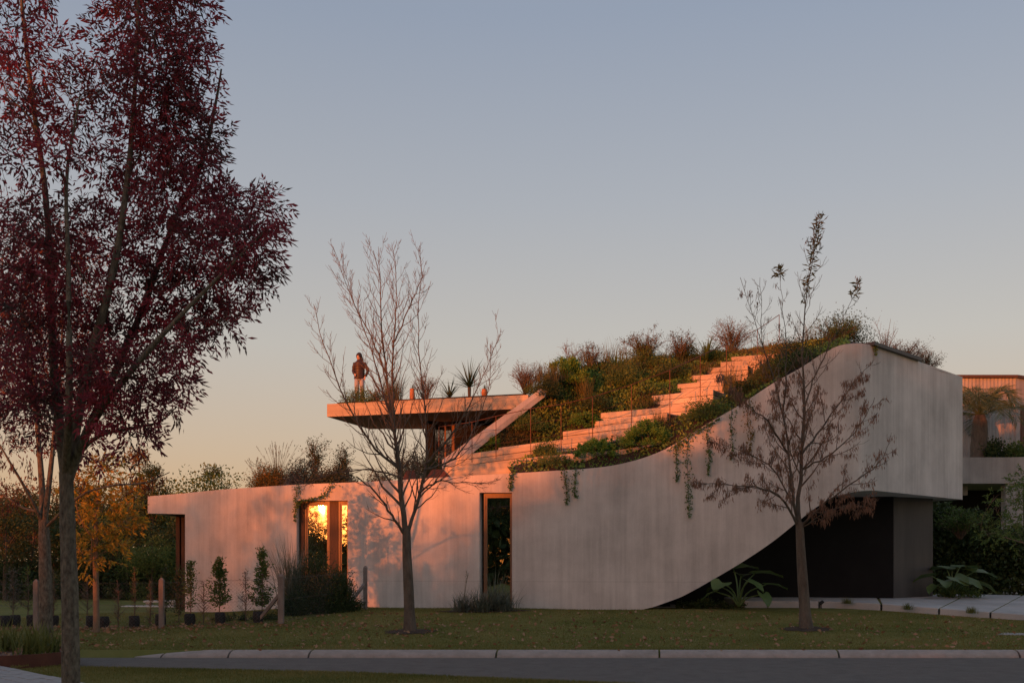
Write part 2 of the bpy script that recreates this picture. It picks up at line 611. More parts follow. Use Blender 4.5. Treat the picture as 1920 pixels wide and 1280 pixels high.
# near verge
vx = np.concatenate([[-60, -30, -20, -15, -12, -10, -9, -8.4, -8.05, -7.85, -7.65, -7.45, -7.28, -7.1, -6.98], np.arange(-6.8, 8, .3), np.arange(8, 62, 3)])
rows = []
for k, (dy, z) in enumerate([(-14, .06), (-6, .06), (-3, .06), (-1.5, .06), (-.6, .055), (-.12, .05), (-.03, .035), (0, -.02)]):
    rows.append([(x, np.interp(x, NE[:, 0], NE[:, 1]) + dy + .03 * math.sin(x * 3.1) + .02 * math.sin(x * 7.7), z if x > -8 else max(z, .1)) for x in vx])
V = np.array(rows).reshape(-1, 3)
n = len(vx)
F = np.array([(r * n + i, r * n + i + 1, (r + 1) * n + i + 1, (r + 1) * n + i) for r in range(7) for i in range(n - 1)])
verge = obj('grass_verge', np_mesh('grass_verge', V, F), M['lawn'])
tag(verge, 'strip of grass on the near side of the street', 'verge', kind='structure')

kerb = thing('kerb', 'pale concrete kerb of long rolled stones along the lawn', 'kerb', (0, 19.2, 0))
kerb['kind'] = 'structure'
del kerb['category']
jx = [-7.25, -6.3, -5.09, -3.65, -.29, 2.64, 5.86, 9.1, 12.3, 15.5, 18.7, 22]
for i in range(len(jx) - 1):
    mb = MB()
    prof = [(19.10, -.08), (19.10, .012), (19.135, .055), (19.2, .095), (19.29, .118), (19.42, .124), (19.44, -.08)]
    V = []
    cols = np.linspace(jx[i] + .018, jx[i + 1] - .018, 4)
    for q, x in enumerate(cols):
        for (y, z) in prof:
            fade = np.clip((x + 7.25) / 1.6, .25, 1)
            V.append((x + (y - 19.1) * .12, y + .35 * max(0, (-5.9 - x)) ** 2 * .5, z * fade if z > 0 else z))
    m_ = len(prof)
    Fk = [(c * m_ + k, (c + 1) * m_ + k, (c + 1) * m_ + (k + 1) % m_, c * m_ + (k + 1) % m_) for c in range(3) for k in range(m_)]
    Fk += [tuple(range(m_)), tuple(3 * m_ + k for k in range(m_))[::-1]]
    mb.add(V, Fk).build('kerb_stone', M['kerb'], kerb, smooth=True, sharp=50)

# ------------------------------------------------------------------ the house
house = thing('house', 'sculptural pale concrete house with a stepped planted roof and black garage', 'house', (0, 32, .4))
WY = np.array([(277, 32.35), (347, 32.1), (560, 31.4), (700, 30.9), (930, 30.0), (1100, 29.5), (1220, 29.2), (1400, 28.7), (1500, 28.42), (1560, 28.28), (1590, 28.28), (1615, 28.42), (1640, 28.85)])
WT = np.array([(277, 930), (347, 924), (420, 917), (560, 908), (700, 902), (900, 890), (960, 887), (1040, 882), (1100, 878), (1150, 872), (1200, 860), (1240, 845), (1270, 829), (1330, 792), (1390, 757), (1450, 718), (1500, 690), (1545, 661), (1570, 649), (1590, 644.5), (1615, 643.5), (1640, 648)])
WB = np.array([(277, 962), (347, 1150), (560, 1150), (1100, 1146), (1200, 1142), (1222, 1138), (1250, 1128.5), (1280, 1117), (1340, 1084), (1400, 1048), (1450, 1014), (1500, 974), (1530, 951), (1560, 934), (1590, 924), (1615, 920), (1640, 919)])


def yw(px):
    return np.interp(px, WY[:, 0], WY[:, 1])


def pch(tab, px):
    """smooth (Catmull-Rom) interpolation of a px table"""
    i = int(np.clip(np.searchsorted(tab[:, 0], px) - 1, 0, len(tab) - 2))
    x0, x1 = tab[i, 0], tab[i + 1, 0]
    t = (px - x0) / (x1 - x0)
    s0 = (tab[i + 1, 1] - tab[i - 1, 1]) / (tab[i + 1, 0] - tab[i - 1, 0]) if i > 0 else (tab[i + 1, 1] - tab[i, 1]) / (x1 - x0)
    s1 = (tab[i + 2, 1] - tab[i, 1]) / (tab[i + 2, 0] - tab[i, 0]) if i < len(tab) - 2 else (tab[i + 1, 1] - tab[i, 1]) / (x1 - x0)
    h = x1 - x0
    return (2 * t ** 3 - 3 * t * t + 1) * tab[i, 1] + (t ** 3 - 2 * t * t + t) * h * s0 + (-2 * t ** 3 + 3 * t * t) * tab[i + 1, 1] + (t ** 3 - t * t) * h * s1


def wy(px):
    return pch(WY, px)


WIN = [(556, 652, 938), (899, 960, 923)]
cols = []   # (X, Y, zb, zt, px)
pxs = sorted(set(list(np.arange(277, 1640, 7.0)) + [347] + [w_[0] for w_ in WIN] + [w_[1] for w_ in WIN] + list(np.arange(1540, 1641, 5.0))))
for px in pxs:
    Y = wy(px)
    zt = Z(pch(WT, px), Y)
    if px < 347:
        zb = Z(962 + (px - 277) * .02, Y)
    else:
        zb = Z(pch(WB, px), Y) if px > 1205 else Z(1150, Y)
    cols.append([X(px, Y), Y, zb, zt, px])
x0, y0, zb0, zt0 = cols[-1][0], cols[-1][1], cols[-1][2], cols[-1][3]
for t in np.linspace(0, 1, 14)[1:]:
    cols.append([x0 + (13.98 - x0) * t, y0 + (33.1 - y0) * t, zb0 + (3.70 - zb0) * t, zt0 + (7.5 - zt0) * t, 1640 + 165 * t])
C = np.array(cols)
tan = np.gradient(C[:, :2], axis=0)
tan /= np.linalg.norm(tan, axis=1)[:, None]
nin = np.stack([-tan[:, 1], tan[:, 0]], 1)          # inward (away from the street)
TH = .34
mb = MB()
V = []
for i in range(len(C)):
    x, y, zb, zt, px = C[i]
    xi, yi = C[i, :2] + nin[i] * TH
    V += [(x, y, zb), (x, y, zt), (xi, yi, zb), (xi, yi, zt)]
V = np.array(V)
F, extra, ne = [], [], len(V)


def colset(i, zb):
    """another set of bottom vertices for column i"""
    global ne
    x, y = C[i, :2]
    xi, yi = C[i, :2] + nin[i] * TH
    extra.extend([(x, y, zb), (xi, yi, zb)])
    ne += 2
    return ne - 2, ne - 1


for i in range(len(C) - 1):
    a, b = 4 * i, 4 * (i + 1)
    pm = .5 * (C[i, 4] + C[i + 1, 4])
    ab, ai, bb, bi = a, a + 2, b, b + 2
    for (p0, p1, pt) in WIN:
        if p0 < pm < p1:
            ab, ai = colset(i, Z(pt, C[i, 1]))
            bb, bi = colset(i + 1, Z(pt, C[i + 1, 1]))
    if pm < 347:
        ab, ai = colset(i, C[i, 2])
        bb, bi = colset(i + 1, Z(962 + (C[i + 1, 4] - 277) * .02, C[i + 1, 1]))
    F += [(ab, bb, b + 1, a + 1), (bi, ai, a + 3, b + 3), (a + 1, b + 1, b + 3, a + 3), (ai, bi, bb, ab)]
for i in range(len(C)):
    px = C[i, 4]
    if any(abs(px - p) < .01 for w_ in WIN for p in w_[:2]) or abs(px - 347) < .01 or i in (0, len(C) - 1):
        F.append((4 * i, 4 * i + 1, 4 * i + 3, 4 * i + 2))
mb.add(np.vstack([V, extra]), F)
wall = mb.build('wall', M['concrete'], house, smooth=True, sharp=30)


def wpt(px, inset=0.0):
    i = np.interp(px, C[:, 4], np.arange(len(C)))
    k = int(min(i, len(C) - 2))
    f = i - k
    q = C[k, :2] * (1 - f) + C[k + 1, :2] * f
    m_ = nin[k] * (1 - f) + nin[k + 1] * f
    return q + m_ * inset


def wzt(px):
    return float(np.interp(px, C[:, 4], C[:, 3]))


# soffit and floor of the raised block, interior floor and partition, roof sheets, rear walls
mb = MB()
ids = [i for i in range(len(C)) if C[i, 4] >= 1225]
V, F = [], []
for i in ids:
    q = C[i, :2] + nin[i] * (TH - .02)
    V += [(q[0], q[1], C[i, 2] + .03), (q[0] * .55 + 4.2, 37.6, max(C[i, 2] + .03, 1.0) if C[i, 2] < 3 else C[i, 2] + .03)]
for k in range(len(ids) - 1):
    F.append((2 * k, 2 * k + 2, 2 * k + 3, 2 * k + 1))
mb.add(V, F).build('soffit', M['concrete'], house, smooth=True)

mb = MB()
back = [(10.5, 38.5), (8.0, 41.0), (.5, 40.6), (-5, 39.8), (-10.2, 38.5)]
bt = [7.4, 7.6, 6.6, 3.7, 3.6]
pts = [tuple(C[-1, :2])] + back
zt_ = [7.5] + bt
zb_ = [3.7, 3.72, .2, .2, .2, .2]
for k in range(len(pts) - 1):
    (xa, ya), (xb, yb) = pts[k], pts[k + 1]
    d = np.array([xb - xa, yb - ya])
    d /= np.linalg.norm(d)
    nn = np.array([-d[1], d[0]]) * .3
    mb.box8([(xa, ya, zb_[k]), (xb, yb, zb_[k + 1]), (xb + nn[0], yb + nn[1], zb_[k + 1]), (xa + nn[0], ya + nn[1], zb_[k]),
             (xa, ya, zt_[k]), (xb, yb, zt_[k + 1]), (xb + nn[0], yb + nn[1], zt_[k + 1]), (xa + nn[0], ya + nn[1], zt_[k])])
mb.build('rear_wall', M['concrete'], house)

# flat roof over the low wing
ids = [i for i in range(len(C)) if C[i, 4] <= 1010]
V, F = [], []
for i in ids:
    q = C[i, :2] + nin[i] * .2
    yb = np.interp(C[i, 0], [-11, -5, .5, 2], [38.2, 39.7, 40.4, 40.4])
    V += [(q[0], q[1], C[i, 3] - .16), (q[0] * .99, yb, C[i, 3] - .12), (q[0] * .99, yb, C[i, 3] - .5), (q[0], q[1], max(C[i, 3] - .5, 3.26))]
for k in range(len(ids) - 1):
    a = 4 * k
    F += [(a, a + 4, a + 5, a + 1), (a + 2, a + 6, a + 7, a + 3), (a + 1, a + 5, a + 6, a + 2)]
F.append((0, 1, 2, 3))
MB().add(V, F).build('roof', M['soil'], house)
MB().prism([(-11.03, 32.36), (-10.9, 32.7), (-10.35, 38.4), (-10.75, 38.4)], [3.235] * 4, [3.75, 3.75, 3.7, 3.7]).build('roof_edge', M['concrete'], house)
MB().prism([(-9.9, 32.4), (-.2, 30.4), (3, 29.7), (5, 30.5), (6, 37), (-9.5, 38.2)], .1, .47).build('interior_floor', M['interior'], house)
MB().prism([(-9.9, 36.2), (5, 34.5), (5, 34.7), (-9.9, 36.4)], .48, 3.3).build('interior_wall', M['interior'], house)

# timber sliding door frame at the left end
door = obj('door', MB().box(-10.78, -10.66, 34.2, 34.4, .25, 3.24).mesh('door'), M['timber'], house)
MB().box(-10.66, -10.60, 34.26, 34.34, .25, 3.24).build('pane', M['glass2'], door)
MB().box(-10.60, -10.42, 34.18, 34.42, .25, 3.24).build('door_frame', M['timber'], door)
MB().box(-10.3, -9.5, 34.6, 34.7, .25, 3.24).build('jamb', M['timber'], door)


def window(px0, px1, pyt, parts):
    """parts: list of (kind, f0, f1) along the width"""
    a, b = wpt(px0 + 1.0, .2), wpt(px1 - .7, .2)
    zt = Z(pyt, wy(.5 * (px0 + px1))) - .01
    zb = .42
    d = (b - a)
    Lw = np.linalg.norm(d)
    d /= Lw
    nn = np.array([-d[1], d[0]])

    def bx(mb, f0, f1, z0, z1, d0, d1):
        q = [a + d * Lw * f + nn * e for f, e in ((f0, d0), (f1, d0), (f1, d1), (f0, d1))]
        mb.box8([(p[0], p[1], z0) for p in q] + [(p[0], p[1], z1) for p in q])
    wroot = None
    for kind, f0, f1 in parts:
        if kind == 'window':
            mb = MB()
            fw = .055 / Lw
            bx(mb, f0, f0 + fw, zb, zt, 0, .1)
            bx(mb, f1 - fw, f1, zb, zt, 0, .1)
            bx(mb, f0 + fw, f1 - fw, zt - .075, zt, 0.002, .098)
            bx(mb, f0 + fw, f1 - fw, zb, zb + .09, 0.002, .098)
            fr = mb.build('window', M['frame'], house)
            mb = MB()
            bx(mb, f0 + fw, f1 - fw, zt - .125, zt - .077, .015, .07)
            bx(mb, f0 + fw, f0 + fw * 1.7, zb + .09, zt - .126, .02, .07)
            bx(mb, f1 - fw * 1.7, f1 - fw, zb + .09, zt - .126, .02, .07)
            mb.build('sash', M['frame'], fr)
            mb = MB()
            bx(mb, f0 + fw * 1.7, f1 - fw * 1.7, zb + .09, zt - .126, .04, .05)
            mb.build('pane', M['glass'], fr)
        else:
            mb = MB()
            bx(mb, f0, f1, zb, zt, -.02, .12)
            mb.build('mullion', M['timber'], house)


window(556, 652, 938, [('panel', 0, .10), ('window', .10, .60), ('panel', .602, .77), ('window', .775, 1.0)])
window(899, 960, 923, [('window', .06, 1.0)])
# roller blind and a sideboard in the room behind the tall window
bl0, bl1 = wpt(902, .45), wpt(957, .45)
MB().bar((bl0[0], bl0[1], 3.42), (bl1[0], bl1[1], 3.42), .02, .5).build('roller_blind', M['curtain'], house)
MB().box(-1.6, .2, 33.2, 33.7, .47, 1.35).build('sideboard', M['timber'], house)
MB().box(-1.35, -.75, 34.3, 34.4, 1.6, 2.6).build('picture', M['curtain'], house)
# ------------------------------------------------------------------ planted slope
def loft(bottom, top, nu=60, nv=14, bulge=0.0):
    A = smooth_path(np.array([P(*q) for q in bottom]), nu)
    B = smooth_path(np.array([P(*q) for q in top]), nu)
    t = np.linspace(0, 1, nv)[:, None, None]
    G = A[None] * (1 - t) + B[None] * t
    G[..., 2] += bulge * (t[..., 0] * (1 - t[..., 0]) * 4)
    nz = .06 * np.sin(G[..., 0] * 2.7 + G[..., 1] * 1.9) + .05 * np.sin(G[..., 0] * 5.1 - G[..., 1] * 3.3)
    G[..., 2] += nz * np.sin(np.pi * t[..., 0])
    V = G.reshape(-1, 3)
    F = [(j * nu + i, j * nu + i + 1, (j + 1) * nu + i + 1, (j + 1) * nu + i) for j in range(nv - 1) for i in range(nu - 1)]
    return V, np.array(F)


L1 = loft([(838, 872, 32.2), (934, 856, 32.5), (1000, 845, 32.8), (1055, 832, 33.0), (1114, 812, 33.1), (1165, 792, 33.2), (1235, 760, 33.4), (1297, 722, 34.2), (1351, 695, 35.0), (1456, 672, 35.5), (1590, 650, 35.2)],
          [(846, 860, 32.5), (905, 814, 32.9), (960, 772, 33.3), (1012, 732, 33.7), (1034, 712, 34.6), (1075, 694, 36.2), (1140, 683, 37.4), (1220, 676, 38), (1330, 671, 38.2), (1450, 658, 38), (1590, 638, 37.5)], 70, 16, .12)
L2f = [(px, pch(WT, px) + 2.5, wy(px) + .33) for px in (960, 1040, 1110, 1190, 1240, 1270, 1330, 1390, 1450, 1500, 1545, 1590)]
L2 = loft(L2f, [(945, 872, 31.5), (1010, 853, 31.0), (1080, 843, 30.9), (1170, 822, 30.7), (1225, 803, 30.6), (1262, 791, 30.8), (1330, 760, 31.4), (1378, 745, 32.2), (1410, 715, 33.2), (1450, 680, 34.6), (1510, 664, 35.3), (1590, 646, 35.4)], 60, 8, .05)
L3 = loft([(1588, 648, 28.62), (1640, 652, 29.2), (1700, 674, 30.4), (1760, 694, 31.8), (1800, 706, 33.0)], [(1588, 638, 37.5), (1630, 652, 37.5), (1690, 690, 37.8), (1740, 716, 38), (1775, 735, 38.2)], 20, 6, 0)
top1 = L1[0].reshape(16, 70, 3)[-1]
bk = top1.copy()
bk[:, 1] = 40.8
bk[:, 2] = np.minimum(bk[:, 2] - .4, 7.4)
Vk = np.vstack([top1, bk])
Fk = np.array([(i, i + 1, 70 + i + 1, 70 + i) for i in range(69)])
slope = MB()
for V, F in (L1, L2, L3, (Vk, Fk)):
    slope.add(V, F.tolist())
slope_o = slope.build('planted_roof', M['soil'], house, smooth=True)

# retaining steps: left end (px,py,Y) and right end of the top front edge
STEPS = [((836, 856, 32.0), (1010, 833, 31.2), .5, .8), ((934, 839, 32.4), (1216, 803, 30.6), .6, 1.6),
         ((1055, 809, 32.9), (1232, 787, 31.0), .6, 1.6), ((1114, 790, 33.0), (1250, 773.5, 31.3), .6, 1.7),
         ((1126, 774, 33.4), (1370, 752, 31.6), .55, 2.3), ((1222, 742, 33.6), (1337, 730, 32.5), .5, 1.6),
         ((1270, 720, 34.0), (1357, 712, 33.3), .5, .9), ((1297, 704, 34.4), (1353, 700, 34.0), .5, .9),
         ((1326, 690, 34.9), (1402, 684, 34.3), .5, .9), ((1351, 679, 35.0), (1425, 674, 34.6), .5, .9),
         ((1371, 669, 35.6), (1458, 662, 35.0), .4, .9)]
steps_mb = MB()
for (l_, r_, h_, dep) in STEPS:
    a, b = P(*l_), P(*r_)
    d = b[:2] - a[:2]
    d /= np.linalg.norm(d)
    bk_ = np.array([-d[1], d[0]]) * dep
    bk3 = np.array([bk_[0], bk_[1], 0])
    dz = np.array([0, 0, h_])
    c8 = [a - dz, b - dz, b + bk3 - dz, a + bk3 - dz, a, b, b + bk3, a + bk3]
    nc = max(2, round(h_ / .17))
    for k in range(nc):       # cast courses with recessed joints between them
        z0, z1 = -h_ * (k + 1) / nc + (.010 if k < nc - 1 else 0), -h_ * k / nc
        off = -np.array([bk_[0], bk_[1], 0]) / dep * random.uniform(-.012, .012)
        lo_, hi_ = np.array([0, 0, z0]) + off, np.array([0, 0, z1]) + off
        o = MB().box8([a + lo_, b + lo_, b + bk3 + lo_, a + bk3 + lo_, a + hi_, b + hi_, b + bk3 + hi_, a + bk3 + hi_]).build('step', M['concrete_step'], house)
        md = o.modifiers.new('bevel', 'BEVEL')
        md.width = .012
        md.segments = 2
    MB().box8([q + np.array([bk_[0], bk_[1], 0]) / dep * .06 - [0, 0, .03] for q in (a - dz + [0, 0, .06], b - dz + [0, 0, .06])] + [b + bk3 * .9 - dz, a + bk3 * .9 - dz] + [q + np.array([bk_[0], bk_[1], 0]) / dep * .06 - [0, 0, .03] for q in (a, b)] + [b + bk3 * .9 - [0, 0, .03], a + bk3 * .9 - [0, 0, .03]]).build('step_core', M['soil'], house)
    steps_mb.box8(c8)
# little square stone block below the steps
b0 = P(1259, 796, 30.5)
MB().box(b0[0], b0[0] + .5, 30.5, 30.9, b0[2] - .35, b0[2]).build('step', M['concrete_step'], house)

# low upstand behind the front wall
mb = MB()
up = smooth_path([P(832, 876, 31.7), P(905, 868, 31.2), P(1002, 857, 30.7), P(1060, 851, 30.35), P(1140, 845, 30.1), P(1200, 837, 29.95), P(1240, 826, 29.88), P(1264, 815, 29.85)], 30)
tt = np.gradient(up[:, :2], axis=0)
tt /= np.linalg.norm(tt, axis=1)[:, None]
ni = np.stack([-tt[:, 1], tt[:, 0]], 1) * .22
V = []
for k in range(len(up)):
    V += [(up[k, 0], up[k, 1], up[k, 2] - .6), tuple(up[k]), (up[k, 0] + ni[k, 0], up[k, 1] + ni[k, 1], up[k, 2]), (up[k, 0] + ni[k, 0], up[k, 1] + ni[k, 1], up[k, 2] - .6)]
F = []
for k in range(len(up) - 1):
    a = 4 * k
    F += [(a, a + 4, a + 5, a + 1), (a + 1, a + 5, a + 6, a + 2), (a + 2, a + 6, a + 7, a + 3)]
F += [(0, 1, 2, 3), (len(V) - 4, len(V) - 1, len(V) - 2, len(V) - 3)]
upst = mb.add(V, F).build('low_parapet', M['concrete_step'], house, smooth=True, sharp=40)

# sloping parapet beside the canopy
a, b = P(829, 862, 31.7), P(1021, 722, 33.0)
sd = np.array([.22, .16, 0])
b = P(1013, 729, 33.1)
mb = MB()
mb.box8([a - [0, 0, .3], b - [0, 0, .16], b + sd - [0, 0, .16], a + sd - [0, 0, .3], a, b, b + sd, a + sd])
mb.build('sloping_parapet', M['concrete'], house)

# canopy slab with planted top, upper room below
cl, cr = np.array([-6.07, 35.0]), np.array([.5, 33.12])
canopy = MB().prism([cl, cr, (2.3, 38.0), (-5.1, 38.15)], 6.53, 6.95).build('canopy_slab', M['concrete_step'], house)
MB().prism([cl + [.3, .2], cr + [-.1, .25], (2.0, 37.7), (-4.8, 37.85)], 6.95, 7.03).build('planting_bed', M['soil'], canopy)
ur = MB().box(-2.92, -2.66, 36.0, 36.6, 3.9, 6.53)
upper = ur.build('upper_wall', M['black'], house)  # shade below the canopy is put into both front walls as black
MB().box(-1.95, 1.2, 36.1, 36.5, 3.9, 6.53).build('upper_wall', M['black'], house)
MB().prism([(-2.9, 39.2), (1.2, 38.6), (1.2, 38.9), (-2.9, 39.5)], 3.9, 6.53).build('upper_wall', M['concrete'], house)
uw = MB()
uw.box(-2.66, -1.95, 36.2, 36.28, 3.9, 3.98).box(-2.66, -1.95, 36.2, 36.28, 6.45, 6.53).box(-2.66, -2.6, 36.2, 36.28, 3.98, 6.45).box(-2.30, -2.24, 36.2, 36.28, 3.98, 6.45).box(-2.04, -1.95, 36.14, 36.3, 3.98, 6.45)
uwf = uw.build('window', M['frame'], house)
MB().box(-2.6, -2.3, 36.235, 36.245, 3.98, 6.45).box(-2.24, -2.04, 36.235, 36.245, 3.98, 6.45).build('pane', M['glass2'], uwf)
mb = MB()
V, F = [], []
for k in range(40):
    x = -2.62 + .64 * k / 39
    y = 36.62 + .05 * math.sin(k * 1.25)
    V += [(x, y, 3.92), (x, y, 6.5)]
F = [(2 * k, 2 * k + 2, 2 * k + 3, 2 * k + 1) for k in range(39)]
cur = MB().add(V, F).build('curtain', M['curtain'], house, smooth=True)

# raised metal-edged lip on the right roof edge
a, b = C[-12], C[-6]
mb = MB()
p0, p1 = wpt(1632, .05), wpt(1716, .05)
mb.bar((p0[0], p0[1], wzt(1632) + .03), (p1[0], p1[1], wzt(1716) + .04), .34, .09)
mb.build('roof_lip', M['darkpanel'], house)

# garage: black front wall and dark metal return
mb = MB()
mb.prism([(4.6, 32.7), (11.44, 32.0), (11.46, 32.2), (4.6, 32.95)], .4, 3.74)
mb.build('garage_wall', M['black'], house)
mb = MB()
mb.prism([(11.447, 32.0), (13.06, 33.1), (13.0, 33.3), (11.5, 32.25)], .4, 3.725)
mb.build('garage_side_panel', M['darkpanel'], house)
mb = MB()
mb.prism([(13.06, 33.12), (11.2, 38.2), (11.0, 38.2), (12.86, 33.2)], .4, 3.72)
mb.build('garage_rear_panel', M['black'], house)
MB().prism([(4.2, 31.0), (4.6, 31.0), (4.6, 36.9), (4.2, 36.9)], .3, 2.6).build('inner_wall', M['black'], house)

# corten skylight hoods on the low roof
for (px, pyb, wpx, hpx, Y) in ((820, 897, 62, 19, 31.4), (768, 898, 40, 18, 32.2), (912, 893, 26, 9, 31.0)):
    c = P(px, pyb, Y)
    ww, hh = wpx * Y / FOC / 2, hpx * Y / FOC
    V = [(c[0] - ww, Y, c[2] - .2), (c[0] + ww * 1.2, Y, c[2] - .2), (c[0] + ww * 1.2, Y + 1, c[2] - .2), (c[0] - ww, Y + 1, c[2] - .2),
         (c[0] - ww * .35, Y + .25, c[2] + hh), (c[0] + ww * .3, Y + .25, c[2] + hh), (c[0] + ww * .3, Y + .75, c[2] + hh), (c[0] - ww * .35, Y + .75, c[2] + hh)]
    MB().box8(V).build('skylight_hood', M['corten'], house)

# raycast surface for planting
sb = MB()
for m_ in (wall, slope_o, upst, canopy):
    vv = np.array([v.co[:] for v in m_.data.vertices])
    sb.add(vv, [tuple(p.vertices) for p in m_.data.polygons])
sb.add(np.concatenate(steps_mb.v), steps_mb.f)
sb.add(GV, GF.tolist())
SV = np.concatenate(sb.v)
BVH = BVHTree.FromPolygons([Vector(v) for v in SV], sb.f)
slb = MB()
slb.add(np.concatenate(slope.v), slope.f)
SB2 = BVHTree.FromPolygons([Vector(v) for v in np.concatenate(slb.v)], slb.f)


def on_surf(px, py, bvh=None):
    d = Vector(((px - 960) / FOC, 1, (HOR - py) / FOC)).normalized()
    h = (bvh or BVH).ray_cast(Vector((0, 0, EYE)), d)
    return np.array(h[0]) if h[0] else None


# ------------------------------------------------------------------ railing up the steps
rail = thing('railing', 'thin rusty steel railing climbing beside the roof steps', 'railing', P(930, 854, 31.4))
RP = [(823, 800, 872, 31.5), (885, 791, 863, 31.3), (930, 780, 856, 31.2), (995, 766, 849, 31.1), (1052, 758, 842, 31.0), (1111, 744, 832, 30.9), (1184, 721, 814, 31.0), (1256, 694, 788, 31.3), (1313, 667, 750, 32.2), (1362, 645, 700, 33.4), (1420, 618, 668, 34.4), (1461, 590, 660, 34.7)]
tops, bots = [], []
for (px, pt, pb, Y) in RP:
    t_, b_ = P(px, pt, Y), P(px, pb + 4, Y)
    tops.append(t_)
    bots.append(b_)
    MB().tube([b_, t_], .011, 6).build('post', M['steel'], rail)
tops, bots = np.array(tops), np.array(bots)
MB().tube(tops, .012, 6).build('handrail', M['steel'], rail)
for f in (.35, .68):
    MB().tube(bots + (tops - bots) * f, .004, 5).build('cable', M['steel'], rail)


# ------------------------------------------------------------------ plants
def blades_arrays(n, c, spread, length, width, arch=.6, up=1.0, seg=3, az=None):
    """arching tapered grass blades"""
    base = np.asarray(c)[None] + np.concatenate([rng.normal(size=(n, 2)) * spread, np.zeros((n, 1))], 1)
    a = rng.uniform(0, 2 * math.pi, n) if az is None else az
    out = np.stack([np.cos(a), np.sin(a), np.zeros(n)], 1)
    lean = np.abs(rng.normal(0, .35, n)) * up + .08
    L = length * rng.uniform(.55, 1.1, n)
    ar = arch * rng.uniform(.4, 1.3, n)
    side = np.stack([-np.sin(a), np.cos(a), np.zeros(n)], 1)
    Vs = []
    pos = base.copy()
    ang = lean.copy()
    for k in range(seg + 1):
        wdt = width * (1 - (k / seg) ** 1.6) * .5 + .0008
        Vs += [pos - side * wdt, pos + side * wdt]
        dirv = out * np.sin(ang)[:, None] + np.array([0, 0, 1.])[None] * np.cos(ang)[:, None]
        pos = pos + dirv * (L / seg)[:, None]
        ang = ang + ar * (1.5 / seg)
    V = np.stack(Vs, 1).reshape(-1, 3)
    m_ = 2 * (seg + 1)
    F = np.concatenate([np.arange(n)[:, None] * m_ + np.array([2 * k, 2 * k + 1, 2 * k + 3, 2 * k + 2])[None] for k in range(seg)])
    return V, F


def merge(parts):
    Vs, Fs, o = [], [], 0
    for V, F in parts:
        Vs.append(V)
        Fs.append(F + o)
        o += len(V)
    return np.concatenate(Vs), np.concatenate(Fs)


ONSLOPE = False


def PS_(px, py, Y):
    """base point: on the planted roof where the sight line meets it, else at depth Y"""
    if ONSLOPE:
        h = on_surf(px, py, SB2)
        if h is not None and abs(h[1] - Y) < 3:
            return h
    return P(px, py, Y)


def tuft(label, px, py, Y, h, n=120, m='blade', spread=.08, arch=.6, width=.012, up=1.0, name='grass_tuft', cat='grass', pos=None, plumes=0):
    c = PS_(px, py, Y) if pos is None else np.asarray(pos)
    t = thing(name, label, cat, c)
    V, F = blades_arrays(n, c, spread, h, width, arch, up)
    obj('blades', np_mesh('blades', V, F), M[m], t)
    if plumes:
        mb = MB()
        C_, D_ = [], []
        for k in range(plumes):
            a = random.uniform(0, 6.28)
            le = abs(random.gauss(0, .38)) + .05
            d = np.array([math.cos(a) * math.sin(le), math.sin(a) * math.sin(le), math.cos(le)])
            L = h * random.uniform(1.2, 1.75)
            p = smooth_path([c, c + d * L * .6, c + d * L + np.array([d[0], d[1], -.3]) * L * .12], 6)
            mb.tube(p, np.linspace(.005, .003, 6), 3, False)
            for q in range(10):
                u = 4 + q / 10
                C_.append(p[4] * (1 - (u - 4)) + p[5] * (u - 4))
                D_.append(d + np.array([random.gauss(0, .5), random.gauss(0, .5), .2]))
        mb.build('stalks', M['wisp'], t)
        obj('plumes', leaf_mesh('plumes', np.array(C_), np.array(D_), .05, .014), M['wisp'], t)['kind'] = 'stuff'
    return t


def mound(label, px, py, Y, w_, h_, m='g_mid', n=1500, leaf=.06, name='shrub', cat='shrub', pos=None, rough=.25, dep=None, group=None):
    """rounded leafy shrub: base centre, width, height in metres"""
    c = PS_(px, py, Y) if pos is None else np.asarray(pos)
    if ONSLOPE:
        w_, h_, n = w_ * 1.25, h_ * 1.4, int(n * 1.6)
    t = thing(name, label, cat, c, group)
    dep = dep or w_ * .8
    k = max(6, int(n / 60))
    cl_ = unit(rng.normal(size=(k, 3)))
    cl_[:, 2] = np.abs(cl_[:, 2])
    cl_ *= (rng.uniform(.45, 1.0, (k, 1)))
    cl_ = cl_ * np.array([w_ / 2, dep / 2, h_]) * .88
    if m == 'g_lime':
        rough, n, leaf = .1, n * 2, leaf * 1.35
        k = max(k, 60)
        cl_ = unit(rng.normal(size=(k, 3)))
        cl_[:, 2] = np.abs(cl_[:, 2])
        cl_ = cl_ * rng.uniform(.8, 1, (k, 1)) * np.array([w_ / 2, dep / 2, h_])
    idx = rng.integers(0, k, n)
    off = rng.normal(size=(n, 3)) * rough * min(w_, h_ * 1.5) * .5
    p = cl_[idx] + off
    p[:, 2] = np.abs(p[:, 2])
    dirs = unit(p * np.array([1, 1, .6]) + np.array([0, 0, .3]) * h_) + rng.normal(size=(n, 3)) * .55
    obj('foliage', leaf_mesh('foliage', p + c, dirs, leaf * rng.uniform(.6, 1.3, n), leaf * .5), M[m], t)
    mb = MB()
    for q in range(7):
        e = cl_[rng.integers(0, k)]
        mb.tube(smooth_path([c, c + e * [.35, .35, .6], c + e], 5), np.linspace(.02, .006, 5) * max(.4, h_), 4, False)
    mb.build('stems', M['twig'], t)
    return t


